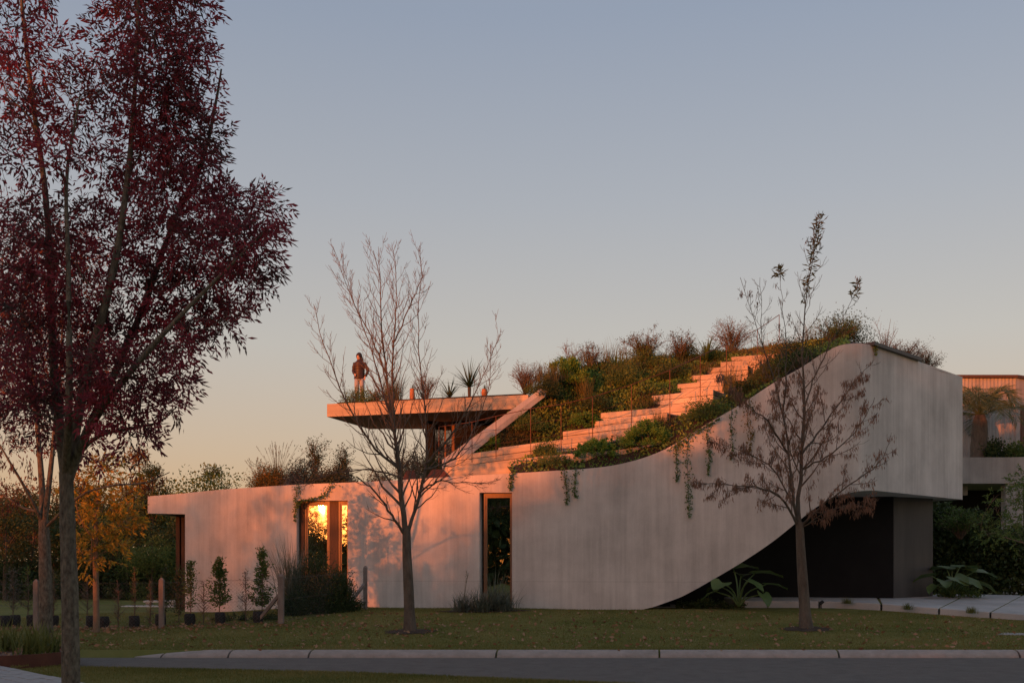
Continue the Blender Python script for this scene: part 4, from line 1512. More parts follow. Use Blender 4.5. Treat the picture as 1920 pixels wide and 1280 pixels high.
pc_ = np.repeat(dn, k, 0) + rng.normal(size=(len(dn) * k, 3)) * .035
obj('seed_pods', leaf_mesh('seed_pods', pc_, rng.normal(size=pc_.shape) * .22 + [0, 0, -1], rng.uniform(.06, .13, len(pc_)), .017), M['pod'], rt)
# the few green-gold leaves left at the tops
seg_ = []
for (a_, b_, n_) in (((1505, 565), (1522, 490), 70), ((1522, 490), (1540, 402), 120), ((1596, 560), (1610, 530), 40), ((1461, 520), (1460, 500), 46)):
    dy_ = .5 if a_[0] > 1590 else (.4 if a_[0] < 1480 else 0)
    u = rng.random((n_, 1))
    seg_.append(P(*a_, 23.6 + dy_) * (1 - u) + P(*b_, 23.6 + dy_) * u + rng.normal(size=(n_, 3)) * [.04, .04, .02])
lf = np.vstack(seg_)
obj('top_leaves', leaf_mesh('top_leaves', lf, rng.normal(size=lf.shape) * [1, 1, .6] + [0, 0, .25], rng.uniform(.10, .22, len(lf)), .036), M['olive'], rt)


def compound(C_, D_, L=.2, leaf=.078, wid=.021, pairs=3):
    """ash-like compound leaves"""
    n_ = len(C_)
    D_ = unit(D_)
    S = unit(np.cross(D_, rng.normal(size=(n_, 3)) + [0, 0, .5]))
    cs, ds = [], []
    for j in range(pairs):
        p = C_ + D_ * L * (.25 + .6 * j / max(1, pairs - 1))
        p[:, 2] -= L * .12 * (j / pairs) ** 2
        for s_ in (1, -1):
            cs.append(p)
            ds.append(D_ * .75 + s_ * S * .8 + np.array([0, 0, -.35]))
    e = C_ + D_ * L
    e[:, 2] -= L * .12
    cs.append(e)
    ds.append(D_ + np.array([0, 0, -.4]))
    cs, ds = np.concatenate(cs), np.concatenate(ds)
    ds = ds + rng.normal(size=ds.shape) * .15
    return leaf_arrays(cs, ds, leaf * rng.uniform(.5, 1.35, len(cs)), wid)


def leafy_tree(name, label, cat, base_, trunk, limbs, blobs, leafm, barkm, Y, dens=.030, depth=.9, leafL=.2, leaf=.078, wid=.021, gz=None, twigs=5):
    """blobs: (px,py,r_px[,dY]); branches are grown from the limbs to every leaf clump"""
    t = thing(name, label, cat, base_)
    MB().tube(smooth_path(trunk[0], 16), np.linspace(trunk[1], trunk[2], 16) * (1 + .03 * np.sin(np.arange(16) * 1.7)), 12).build('trunk', M[barkm], t, smooth=True, sharp=60)
    nodes, nr = [], []
    for (pts, r0, r1) in limbs:
        path = smooth_path(pts, 18)
        rr = np.linspace(r0, r1, 18)
        MB().tube(path, rr, 8).build('limb', M[barkm], t, smooth=True, sharp=60)
        nodes += list(path[2:])
        nr += list(rr[2:])
    tw = MB()
    bl = []
    for q in blobs:
        Yb = Y + (q[3] if len(q) > 3 else random.uniform(-depth, depth))
        bl.append((P(q[0], q[1], Yb), q[2] * Yb / FOC, q[2]))
    bl.sort(key=lambda b_: b_[0][2])
    Cs, Ds = [], []
    for (c, r, rp) in bl:
        A = np.array(nodes)
        dlt = c - A
        dist = np.linalg.norm(dlt, axis=1)
        cost = dist + np.where(dlt[:, 2] < dist * .35, 2.5, 0)
        k = int(np.argmin(cost))
        a = A[k]
        d = c - a
        pth = smooth_path([a, a + d * .4 + np.array([0, 0, .12]) * dist[k] - d * [.06, .06, 0], c, c + unit(d + [0, 0, .4]) * r * .8], 12)
        r0 = min(nr[k] * .7, .012 + .012 * dist[k])
        rr = np.linspace(r0, .004, 12)
        tw.tube(pth, rr, 5, False)
        nodes += list(pth[2:])
        nr += list(rr[2:])
        for j in range(twigs):
            s_ = pth[random.randint(5, 10)]
            e = c + rng.normal(size=3) * r * .6
            mid = .5 * (s_ + e) + np.array([0, 0, .06]) + rng.normal(size=3) * .03
            tw.tube(smooth_path([s_, mid, e], 5), np.linspace(.005, .0025, 5), 3, False)
        n_ = int(dens * rp * rp)
        off = rng.normal(size=(n_, 3))
        off = unit(off) * (rng.random((n_, 1)) ** .45) * r
        Cs.append(c + off)
        Ds.append(unit(off) * .8 + rng.normal(size=(n_, 3)) * .5 + unit(d) * .3 + [0, 0, .05])
    tw.build('branches', M[barkm], t, smooth=True)['kind'] = 'stuff'
    V, F = compound(np.concatenate(Cs), np.concatenate(Ds), leafL, leaf, wid)
    obj('foliage', np_mesh('foliage', V, F), M[leafm], t)
    return t


# dark red ash in the foreground
YA = 12.0
tb = np.array([X(133, YA), YA, .04])
trk = [tb, P(133, 1280, YA), P(131, 1120, YA), P(127, 1000, YA), P(124, 885, YA)]
limbs = [([P(124, 900, YA), P(112, 800, YA), P(100, 680, YA + .2), P(95, 520, YA + .3), P(85, 360, YA + .4), P(60, 180, YA + .4), P(40, 0, YA + .4), P(35, -90, YA + .4)], .062, .012),
         ([P(125, 905, YA), P(140, 810, YA), P(165, 690, YA - .1), P(200, 560, YA - .2), P(225, 440, YA - .2), P(245, 280, YA - .2), P(255, 120, YA - .2), P(262, -100, YA - .2)], .07, .012),
         ([P(128, 900, YA), P(160, 815, YA + .2), P(215, 700, YA + .4), P(275, 560, YA + .5), P(320, 430, YA + .5), P(380, 300, YA + .4), P(405, 190, YA + .3), P(415, 130, YA + .3)], .055, .01),
         ([P(127, 890, YA), P(175, 790, YA - .3), P(250, 690, YA - .6), P(340, 590, YA - .7), P(430, 500, YA - .7), P(500, 430, YA - .6)], .05, .008),
         ([P(122, 890, YA), P(128, 800, YA - .4), P(130, 680, YA - .6), P(128, 500, YA - .6), P(125, 330, YA - .5), P(150, 180, YA - .4)], .05, .01),
         ([P(128, 880, YA), P(180, 820, YA), P(260, 800, YA + .1), P(300, 790, YA + .1), P(332, 762, YA + .1)], .028, .005)]
blobsA = [(250, 20, 62), (338, 25, 62), (215, 85, 55), (295, 110, 75), (362, 95, 38), (355, 180, 50), (290, 200, 75), (205, 165, 45), (335, 270, 75), (390, 255, 30), (262, 290, 60), (384, 310, 32), (200, 320, 32), (310, 350, 66), (250, 390, 56), (372, 385, 58), (425, 400, 52), (470, 400, 48), (500, 390, 28), (482, 465, 44), (440, 465, 58), (370, 460, 60), (300, 460, 58), (420, 530, 52), (470, 515, 38), (350, 540, 66), (270, 540, 50), (412, 590, 40), (310, 612, 60), (343, 655, 30), (240, 625, 52), (290, 700, 58), (338, 705, 30), (225, 720, 50), (262, 775, 46), (196, 690, 42), (308, 765, 26), (180, 770, 42), (418, 612, 22), (360, 610, 36), (245, 815, 36),
          (20, 60, 52), (62, 125, 44), (15, 180, 52), (108, 85, 22), (132, 175, 42), (70, 235, 44), (148, 245, 40), (15, 290, 44), (105, 300, 34), (30, 410, 56), (92, 430, 52), (155, 400, 34), (20, 500, 58), (92, 510, 58), (155, 520, 50), (205, 470, 48), (40, 590, 55), (112, 612, 55), (170, 620, 46), (20, 670, 46), (85, 700, 50), (142, 705, 46), (60, 770, 46), (110, 780, 40), (28, 740, 44), (165, 830, 34),
          (280, -60, 75), (345, -70, 56), (45, -60, 64), (225, -120, 66), (310, -140, 60), (20, -130, 50)]
ash = leafy_tree('ash_tree', 'large dark red leafy ash tree with a mossy trunk in the left foreground', 'tree', tb, (trk, .108, .078), limbs, blobsA, 'red', 'barkdark', YA, .035, .7, .2, .092, .026)
# drooping dry sprig at the end of the low branch
sp = P(331, 785, YA + .1)
pcs = sp + rng.normal(size=(26, 3)) * [.03, .03, .05]
obj('dry_sprig', leaf_mesh('dry_sprig', pcs, rng.normal(size=(26, 3)) * .25 + [0, 0, -1], rng.uniform(.06, .11, 26), .02), M['pod'], ash)

# second ash behind it
YB = 21.3
tb2 = np.array([X(85, YB), YB, float(g(X(85, YB), YB))])
trk2 = [tb2 - [0, 0, .1], P(86, 1120, YB), P(84, 1040, YB), P(82, 975, YB)]
limbs2 = [([P(82, 985, YB), P(78, 900, YB), P(70, 800, YB), P(60, 680, YB + .2), P(40, 560, YB + .3)], .075, .012),
          ([P(83, 985, YB), P(95, 880, YB - .2), P(105, 780, YB - .3), P(115, 660, YB - .4), P(120, 540, YB - .4)], .06, .012),
          ([P(80, 980, YB), P(50, 920, YB - .4), P(15, 860, YB - .7), P(-20, 800, YB - .8)], .04, .01),
          ([P(84, 990, YB), P(150, 930, YB - .5), P(210, 910, YB - .8), P(270, 905, YB - 1), P(318, 885, YB - 1)], .03, .008),
          ([P(82, 960, YB), P(40, 950, YB + .5), P(-10, 915, YB + .8)], .03, .008)]
blobsB = [(40, 560, 60), (100, 560, 60), (10, 640, 60), (70, 640, 66), (130, 640, 56), (170, 580, 50), (20, 730, 60), (80, 740, 56), (140, 720, 50), (180, 680, 40), (10, 820, 44), (100, 820, 30), (30, 480, 56), (110, 470, 54), (-40, 600, 60), (-40, 720, 60), (160, 480, 40)]
ash2 = leafy_tree('ash_tree', 'second reddish ash tree behind the foreground trunk beside the round planter', 'tree', tb2, (trk2, .15, .10), limbs2, blobsB, 'redbrown', 'barkdark', YB, .05, 1.0, .2, .10, .03)
cl_ = []
for (px, py) in ((52, 868), (20, 872), (5, 905), (62, 890), (28, 940), (285, 905), (300, 900), (250, 895), (120, 895), (150, 905), (235, 905), (272, 915), (10, 950)):
    cl_.append(P(px, py, YB - .8))
cl_ = np.array(cl_)
pcs = np.repeat(cl_, 24, 0) + rng.normal(size=(len(cl_) * 24, 3)) * .07
obj('seed_pods', leaf_mesh('seed_pods', pcs, rng.normal(size=pcs.shape) * .3 + [0, 0, -1], rng.uniform(.07, .13, len(pcs)), .025), M['redbrown'], ash2)['kind'] = 'stuff'

# golden young tree by the fence
YG = 23.7
tg = np.array([X(181, YG), YG, float(g(X(181, YG), YG))])
blobsG = [(180, 900, 40), (215, 890, 36), (150, 930, 36), (235, 930, 34), (190, 960, 40), (150, 985, 36), (225, 985, 36), (180, 1020, 38), (215, 1030, 30), (245, 970, 26), (150, 1035, 26), (195, 870, 24), (170, 1060, 22)]
leafy_tree('golden_tree', 'young golden-leaved tree with slim pale trunk at the fence', 'tree', tg,
           ([tg - [0, 0, .1], P(180, 1100, YG), P(179, 1020, YG), P(181, 960, YG)], .075, .045),
           [([P(181, 975, YG), P(183, 930, YG), P(188, 880, YG)], .035, .01), ([P(180, 1020, YG), P(150, 970, YG - .3), P(140, 930, YG - .4)], .022, .008), ([P(180, 1020, YG), P(215, 975, YG + .3), P(230, 930, YG + .4)], .022, .008)],
           blobsG, 'gold', 'pale_bark', YG, .030, .5, .16, .12, .045)


# --- distant wood: prototypes, then individual copies
def proto_tree(name, h, wd, n, leaf, leafm, seedless=0, trunk_h=.3, lump=.16, conical=False, fill=.55, lw=.55):
    t = thing(name, '', 'tree')
    mb = MB()
    mb.tube(smooth_path([(0, 0, -.1), (.05, .02, h * .3), (-.03, .04, h * .62), (0, 0, h * .9)], 10), np.linspace(.035 * h ** .8, .012, 10), 8)
    k = 26
    cen = []
    for i in range(k):
        u = random.uniform(trunk_h, 1)
        if conical:
            rr = (1 - u) ** .7 * wd / 2
        else:
            rr = math.sin(math.pi * min(1, (u - trunk_h) / (1 - trunk_h) * .82 + .12)) ** .7 * wd / 2
        a = i * 2.4
        r = rr * random.uniform(fill, 1)
        cen.append((r * math.cos(a), r * math.sin(a), u * h))
        b0_ = np.array([0, 0, max(.1, u * h - rr * .7) * .85])
        mb.tube(smooth_path([b0_, b0_ * .5 + np.array(cen[-1]) * .5 + [0, 0, .1], cen[-1]], 5), np.linspace(.02 * h / 5, .006, 5), 4, False)
    mb.build('trunk', M['bark'], t)
    cen = np.array(cen)
    i = rng.integers(0, k, n)
    s_ = lump * wd * (1.0 if not conical else .8)
    p = cen[i] + np.clip(rng.normal(size=(n, 3)), -1.5, 1.5) * s_ * np.array([1, 1, .8])
    p[:, 2] = np.clip(p[:, 2], .05, None)
    D = rng.normal(size=(n, 3)) + unit(p - [0, 0, h * .5]) * .8
    obj('crown', leaf_mesh('crown', p, D, leaf * rng.uniform(.6, 1.3, n), leaf * lw), M[leafm], t)
    return t


protos = {'broad': proto_tree('woodland_tree', 6, 4.4, 11000, .145, 'g_autumn', trunk_h=.12),
          'tall': proto_tree('woodland_tree', 7, 3.2, 5200, .17, 'g_dark', trunk_h=.08, conical=False, lump=.14),
          'near': proto_tree('street_tree', 6, 2.8, 1500, .2, 'g_dark', trunk_h=.3, lump=.16),
          'open': proto_tree('woodland_tree', 6, 4.4, 2000, .22, 'g_dark', trunk_h=.1, lump=.15),
          'pine': proto_tree('woodland_tree', 7, 3.0, 5200, .2, 'g_dark', trunk_h=.06, conical=True, lump=.12, lw=.3)}
WOOD = [  # px, Y, kind, height, crown material, label
    (-40, 47, 'broad', 5.6, 'g_rust', 'rust-coloured tree at the left edge of the far wood'),
    (30, 52, 'broad', 5.6, 'g_rust', 'orange-topped tree of the wood between the frame edge and second trunk'),
    (62, 46, 'tall', 4.6, 'g_dark', 'dark green tree low in the wood behind the second ash trunk'),
    (105, 54, 'broad', 5.8, 'g_autumn', 'autumn-toned tree of the wood between the two ash trunks'),
    (10, 43, 'tall', 4.2, 'g_dark', 'dark evergreen at the far left of the wood'),
    (165, 50, 'tall', 5.2, 'g_dark', 'dark tree of the wood behind the golden tree'),
    (215, 56, 'broad', 5.8, 'g_autumn', 'olive and orange tree right behind the golden tree'),
    (262, 52, 'pine', 7.4, 'g_autumn', 'tallest slim feathery tree of the wood left of the house'),
    (287, 48, 'pine', 6.2, 'g_dark', 'narrow dark conifer beside the tallest feathery tree'),
    (318, 55, 'tall', 5.2, 'g_autumn', 'olive tree seen through the gap beside the house end'),
    (325, 44, 'tall', 3.6, 'g_dark', 'low dark tree close to the left end of the house'),
    (238, 44, 'tall', 4.0, 'g_dark', 'dark green tree in the wood right of the golden crown'),
    (368, 50, 'broad', 6.0, 'g_mid', 'green treetop showing above the low roof, left of two'),
    (402, 52, 'pine', 6.5, 'g_dark', 'narrow treetop showing above the low roof, right of two'),
    (-90, 50, 'tall', 6, 'g_dark', 'tree of the wood just beyond the left frame edge'),
    (130, 45, 'tall', 3.6, 'g_dark', 'low dark bushy tree directly between the ash trunks'),
    (190, 46, 'broad', 3.8, 'g_mid', 'low green tree under the golden crown in the wood'),
    (285, 43, 'broad', 2.8, 'g_mid', 'light green bushy tree near the end of the house')]
used = set()
ph_ = {'broad': 6, 'tall': 7, 'pine': 7}
for (px, Y, kd, hh, cm, lab) in WOOD:
    loc = (X(px, Y), Y, float(g(X(px, Y), Y)) - .05)
    s_ = hh / ph_[kd] / 1.05
    t = copy_tree(protos[kd], loc, random.uniform(0, 6), (s_ * random.uniform(.95, 1.2), s_ * 1.1, s_), lab, {'crown': M[cm]})
    t['group'] = 'trees of the wood left of the house'
# undergrowth at the foot of the wood: one mass
n = 16000
ux = rng.uniform(-26, -9.5, n)
uy = 43 + rng.uniform(0, 4, n) + 4 * (ux > -11.2)
uh = (.9 + .5 * np.sin(ux * 1.7) + .3 * np.sin(ux * 4.1)) * rng.random(n) ** .7 * 1.6
up_ = np.stack([ux, uy, g(ux, uy) + uh], 1)
tag(obj('undergrowth', leaf_mesh('undergrowth', up_, rng.normal(size=(n, 3)) + [0, -.3, .4], rng.uniform(.12, .28, n), .1), M['g_dark']), 'dark tangled undergrowth at the foot of the far wood', 'undergrowth', kind='stuff')

# trees across the street behind the viewpoint: they shade the lawn and show in the window glass
PU = np.array([math.cos(SUN_AZ), -math.sin(SUN_AZ)])
PS = np.array([-math.sin(SUN_AZ), -math.cos(SUN_AZ)])
CAST = [(-62, 7.5, 6.5), (-55, 7, 6), (-49, 6.6, 6), (-43, 6, 6), (-38, 5.8, 5.5), (-33.5, 5.6, 4.6), (-16.4, 8.0, 3.4), (-15.0, 8.7, 4.4), (-13.2, 9.6, 4.8), (-11.0, 11.0, 5), (-8.8, 14.2, 4.6), (-5.5, 14, 6), (-1, 14, 6.5), (4, 14, 6.5), (10, 14, 7), (17, 13, 7)]
FARC = []      # looser trees farther back, whose open crowns let part of the low sun through
for v_, add_ in ((72, 5.6), (92, 6.7), (110, 7.6)):
    u = -38 + (2 if v_ > 80 else 0)
    while u < -17:
        if not (v_ > 80 and -24.3 < u < -18):
            FARC.append((u, v_, add_ + (1.2 if u < -24 else (0 if u < -21.5 else -.4)) + random.uniform(2.0, 3.3), random.uniform(4.6, 5.6)))
        u += random.uniform(3.0, 3.8)
lab2 = 'leafy tree across the street, out of the picture behind the viewpoint'
for i, (u, hh, wd) in enumerate(CAST):
    thin = False
    for row in range(1 if thin else 2):
        v_ = 37 + row * 5 + random.uniform(-1, 1)
        q = PU * (u + (row * 1.7 if row else 0)) + PS * v_
        kd = 'open' if thin else 'broad'
        hz = hh + (.3 if row else 0)
        t = copy_tree(protos[kd], (q[0], q[1], -.04), random.uniform(0, 6), (wd / 4.2, wd / 4.2, hz / 6.5), lab2, {'crown': M['g_dark']})
        t['group'] = 'trees across the street'
for (u, v_, hh, wd) in FARC + [(-18.4, 38, 6.6, 4.0), (-17.0, 41, 7.3, 4.0)]:
    q = PU * u + PS * v_
    t = copy_tree(protos['open'], (q[0], q[1], -.04), random.uniform(0, 6), (wd / 4.2, wd / 4.2, hh / 6.4), lab2, {'crown': M['g_dark']})
    t['group'] = 'trees across the street'
q = PU * -23.3 + PS * 8
t = copy_tree(protos['near'], (q[0], q[1], .0), 1.0, (.6, .6, 1.12), 'leafy street tree left of the picture that shades the wide window', {'crown': M['g_dark']})
for t in protos.values():
    for ch in list(t.children):
        bpy.data.objects.remove(ch)
    bpy.data.objects.remove(t)
# unseen hedge added in front of those trees to block the low sun
n = 26000
hu, hv, hz = rng.uniform(-68, 22, n), rng.uniform(33.6, 35.6, n), rng.random(n)
hz = hz * np.interp(hu, [-34, -31, -19, -17], [4.6, 3.5, 3.5, 5.6])
hp = PU[None] * hu[:, None] + PS[None] * hv[:, None]
hp = np.stack([hp[:, 0], hp[:, 1], hz + .2 * np.sin(hu * 1.3)], 1)
n2 = 150
hu2, hv2 = rng.uniform(-36, -15, n2), rng.uniform(34, 35.4, n2)
hp2 = PU[None] * hu2[:, None] + PS[None] * hv2[:, None]
hp2 = np.stack([hp2[:, 0], hp2[:, 1], 3.3 + rng.random(n2) * (2.2 + .5 * np.sin(hu2 * 1.1))], 1)
hp = np.vstack([hp, hp2])
n += n2
shade_hedge = thing('hedge', 'tall unseen hedge behind the viewpoint, added to block the low sun', 'hedge', (*(PU * -20 + PS * 34.5), 0))
obj('foliage', leaf_mesh('foliage', hp, rng.normal(size=(n, 3)), .5, .34), M['g_dark'], shade_hedge)

# ------------------------------------------------------------------ fence with wire mesh
fence = thing('fence', 'low wire mesh fence with weathered posts left of the house', 'fence', P(303, 1172, 24.3))
FP = [(-150, 24.0), (68, 24.0), (303, 24.3), (527, 24.9), (685, 29.4)]
fpt = []
for (px, Y) in FP:
    x = X(px, Y)
    z = float(g(x, Y))
    fpt.append((x, Y, z))
    h_ = 1.16 if px != 685 else 1.2
    mb = MB()
    s_ = .052 if px != 527 else .062
    mb.box(x - s_, x + s_, Y - s_, Y + s_, z - .1, z + h_ - .06)
    mb.box8([(x - s_, Y - s_, z + h_ - .06), (x + s_, Y - s_, z + h_ - .06), (x + s_, Y + s_, z + h_ - .06), (x - s_, Y + s_, z + h_ - .06),
             (x - s_ * .3, Y - s_ * .3, z + h_), (x + s_ * .3, Y - s_ * .3, z + h_), (x + s_ * .3, Y + s_ * .3, z + h_), (x - s_ * .3, Y + s_ * .3, z + h_)])
    o = mb.build('post', M['post'], fence)
for (k, dx, dy) in ((3, -.62, .25), (4, -.45, -.75)):
    a = np.array(fpt[k]) + [0, 0, .72]
    b = np.array(fpt[k]) + [dx, dy, .02]
    MB().bar(a, b, .07, .07).build('brace', M['post'], fence)
mb = MB()
tw_ = MB()
for k in range(len(fpt) - 1):
    a, b = np.array(fpt[k]), np.array(fpt[k + 1])
    L = np.linalg.norm((b - a)[:2])
    d = (b - a) / L
    H_ = 1.05
    for z in (.06, .55, 1.04):
        tw_.tube([a + [0, 0, z], b + [0, 0, z]], .0025, 4, False)
    st = .085
    m_ = int((L + H_) / st)
    for i in range(m_):
        for sgn in (1, -1):
            s0 = i * st - (H_ if sgn > 0 else 0)
            p, q = s0, s0 + H_
            z0, z1 = (.03, .03 + H_) if sgn > 0 else (.03 + H_, .03)
            if p < 0:
                z0 += (z1 - z0) * (-p / H_)
                p = 0
            if q > L:
                z1 = z0 + (z1 - z0) * (L - p) / (q - p + 1e-9)
                q = L
            if q - p < .03:
                continue
            mb.tube([a + d * p + [0, 0, z0], a + d * q + [0, 0, z1]], .0010, 3, False)
wm = mb.build('wire_mesh', M['wire'], fence)
wm['kind'] = 'stuff'
tw_.build('line_wire', M['wire'], fence)

# ------------------------------------------------------------------ saplings in nursery bags
bag0 = None
BAGS = [(8, 'leftmost, at the picture edge'), (28, 'second from the left edge'), (60, 'just left of the leftmost visible post'), (100, 'between the two ash trunks'), (171, 'left of the golden trunk'), (195, 'right of the golden trunk'), (252, 'standing alone between golden trunk and mid post'), (301, 'behind the mid post'), (356, 'at the foot of the first green sapling'), (413, 'at the foot of the middle green sapling'), (484, 'at the foot of the tallest green sapling')]
for (px, lab) in BAGS:
    Y = 25.0 + random.uniform(-.1, .25)
    x = X(px, Y)
    z = float(g(x, Y))
    if bag0 is None:
        V, F = loft_rings([(0, 0, 0, .11, .11), (0, 0, .08, .125, .12), (0, 0, .18, .12, .125), (.01, 0, .25, .115, .118), (.01, 0, .27, .108, .11), (.01, 0, .235, .1, .1)], 12)
        V = [(a + .008 * math.sin(i * 1.9), b + .008 * math.cos(i * 2.7), c) for i, (a, b, c) in enumerate(V)]
        bag0 = MB().add(V, F).mesh('bag', True, 50)
        bag0.materials.append(M['bag'])
        V, F = loft_rings([(.01, 0, .22, .098, .098), (.01, 0, .245, .09, .09)], 12)
        soil0 = MB().add(V, F).mesh('soil')
        soil0.materials.append(M['soil'])
    t = thing('nursery_bag', 'black nursery bag by the fence, ' + lab, 'plant bag', (x, Y, z), 'nursery bags along the fence')
    b_ = obj('bag', bag0, None, t, False)
    b_.rotation_euler[2] = random.uniform(0, 6)
    s_ = obj('soil', soil0, None, t, False)


def sapling(label, px, Y, h, w_, n, m='g_mid', leaf=.06, z0=.22, bare=False):
    x = X(px, Y)
    z = float(g(x, Y)) + z0
    t = thing('sapling', label, 'sapling', (x, Y, z))
    mb = MB()
    st = smooth_path([(x, Y, z - .02), (x + .02, Y, z + h * .5), (x - .01, Y, z + h)], 8)
    mb.tube(st, np.linspace(.014, .004, 8), 5)
    cs, ds = [], []
    nb = int(h * 70)
    for i in range(nb):
        u = random.uniform(.1, .98)
        a = random.uniform(0, 6.28)
        r = w_ / 2 * (1 - u) ** .95 * random.uniform(.45, 1.3) * (.65 + min(1, u * 4) * .35) + .03
        p0_ = np.array([x, Y, z + u * h])
        e = p0_ + np.array([r * math.cos(a), r * math.sin(a), r * (.9 if bare else .55)])
        mb.tube([p0_, .5 * (p0_ + e) + [0, 0, -.01], e], [.005, .004, .0025], 3, False)
        for j in range(max(1, n // nb)):
            f = random.uniform(.0, 1.05)
            cs.append(p0_ + (e - p0_) * f + rng.normal(size=3) * .04)
            ds.append(unit(e - p0_) + rng.normal(size=3) * .6)
    mb.build('stem', M['twig'], t)
    if n:
        obj('foliage', leaf_mesh('foliage', np.array(cs), np.array(ds), leaf * rng.uniform(.6, 1.3, len(cs)), leaf * .5), M[m], t)
    return t


sapling('first leafy green sapling at the left end of the pale wall', 357, 25.2, 1.25, .42, 900, 'g_mid')
sapling('middle bushy green sapling in front of the pale wall', 411, 25.2, 1.35, .62, 1500, 'g_mid', .07)
sapling('tallest green sapling beside the wide window', 491, 25.3, 1.55, .6, 1500, 'g_mid', .07)
sapling('sparse brown sapling between the first two green ones', 381, 25.4, 1.0, .3, 120, 'wisp', .045, .0, True)
sapling('sparse twiggy sapling left of the tallest green one', 460, 25.4, 1.2, .4, 200, 'wisp', .045, .0, True)
sapling('leafless conical sapling left of the mid fence post', 221, 25.2, 1.1, .5, 0, bare=True, z0=0)
sapling('leafless twiggy sapling left of the golden trunk', 163, 25.2, 1.05, .6, 0, bare=True)
sapling('thin nearly bare sapling in the lone bag', 252, 25.2, 1.2, .25, 160, 'g_mid', .05)
sapling('thin sapling left of the mid post', 281, 25.2, 1.1, .25, 120, 'wisp', .05, 0)
sapling('sapling rising behind the mid post', 310, 25.3, 1.15, .4, 500, 'g_dark', .06)
sapling('slim sapling between the ash trunks', 100, 25.2, 1.15, .3, 160, 'wisp', .05)
sapling('sapling behind the leftmost visible post', 52, 25.2, 1.2, .4, 300, 'g_mid', .05)
sapling('broad sapling at the left picture edge', 24, 25.2, 1.1, .6, 500, 'g_grey', .055)
sapling('leafy sapling between mid post and house end', 335, 26.0, 1.3, .6, 800, 'g_dark', .06, 0)

# shrubs and grasses along the house front
mound('large dark shrub in front of the wide window', 592, 1150, 27.6, 1.4, 1.65, 'g_dark', 9000, .06, rough=.22)
mound('dark shrub covering the right side of the wide window', 634, 1146, 28.0, 1.05, 1.4, 'g_dark', 6500, .055, rough=.22)
mound('lower dark shrub at the left of the wide window', 552, 1155, 27.0, .8, .75, 'g_dark', 2200, .06)
mound('small dark shrub at the foot of the end post', 668, 1144, 28.8, .55, .35, 'g_dark', 1000, .05)
mound('low green shrub behind the braced post', 505, 1168, 26.0, 1.1, .28, 'g_dark', 1300, .05)
mound('low weedy plants at the foot of the pale wall', 440, 1166, 26.0, 1.4, .2, 'g_dark', 1300, .05)
tuft('tall silvery grass clump left of the wide window', 548, 1142, 27.6, 1.9, 260, 'bladegrey', .12, .35, .02, .8)
wispy('thin twiggy growth rising from the window shrub', 600, 1146, 27.4, 1.0, 1.45, 'g_autumn', 30, 700, .05)
for (px, py, Y, h_, lab, n_) in ((868, 1148, 28.3, .75, 'blue-grey arching grass clump at the left of the tall window', 240), (905, 1149, 28.1, .85, 'blue-grey arching grass clump in the middle below the tall window', 280), (946, 1148, 28.2, .75, 'blue-grey arching grass clump at the right of the tall window', 240)):
    tuft(lab, px, py, Y, h_, n_, 'bladegrey', .13, 1.05, .017, 1.3, plumes=3 if px < 880 else 0)
tuft('taller upright blades standing before the tall window', 927, 1146, 28.5, 1.25, 40, 'bladegrey', .06, .25, .024, .6)
# mulch patch under them
V, F = [], []
for k in range(24):
    a = k * 2 * math.pi / 24
    x, y = -.72 + 1.25 * math.cos(a) * (1 + .12 * math.sin(3 * k)), 28.35 + .55 * math.sin(a)
    V.append((x, y, float(g(x, y)) + .012))
V.append((-.72, 28.35, float(g(-.72, 28.35)) + .04))
tag(MB().add(V, [(k, (k + 1) % 24, 24) for k in range(24)]).build('planting_soil', M['soil']), 'bare soil patch under the grass clumps', 'soil', kind='structure')

# ------------------------------------------------------------------ big-leaved plants by the garage
def big_leaf(L, W):
    """heart-shaped drooping leaf along +x, local"""
    V, F = [], []
    nu, nv = 8, 5
    for i in range(nu):
        u = i / (nu - 1)
        wd = W / 2 * (math.sin(math.pi * min(1, (u * .92 + .08)) ** .62)) ** .8 * (1 if u < .98 else .1)
        for j in range(nv):
            v = (j / (nv - 1) - .5) * 2
            V.append((u * L - (.22 * L * abs(v) ** 1.5 if u < .25 else 0), v * wd, -.38 * L * u * u + .10 * abs(v) * W + .018 * math.sin(u * 14) * abs(v)))
    F = [(i * nv + j, (i + 1) * nv + j, (i + 1) * nv + j + 1, i * nv + j + 1) for i in range(nu - 1) for j in range(nv - 1)]
    m_ = MB().add(V, F).mesh('leaf', True)
    m_.materials.append(M['ear'])
    return m_


EAR = big_leaf(.62, .62)
EAR2 = big_leaf(.72, .56)


def ear_plant(label, px, py, Y, spec):
    c = P(px, py, Y)
    t = thing('elephant_ear_plant', label, 'plant', c)
    for (dpx, dpy, yaw, pit, sc_, dy) in spec:
        e = P(px + dpx, py + dpy, Y + dy)
        path = smooth_path([c, c + (e - c) * [.35, .35, .65], e], 8)
        st = MB().tube(path, np.linspace(.03, .014, 8), 6).build('stalk', M['ear'], t, smooth=True)
        lf_ = obj('leaf', random.choice([EAR, EAR2]), None, t, False)
        lf_.location = Vector(e - c)
        lf_.rotation_euler = (random.uniform(-.25, .25), pit, yaw)
        lf_.scale = (sc_,) * 3
    return t


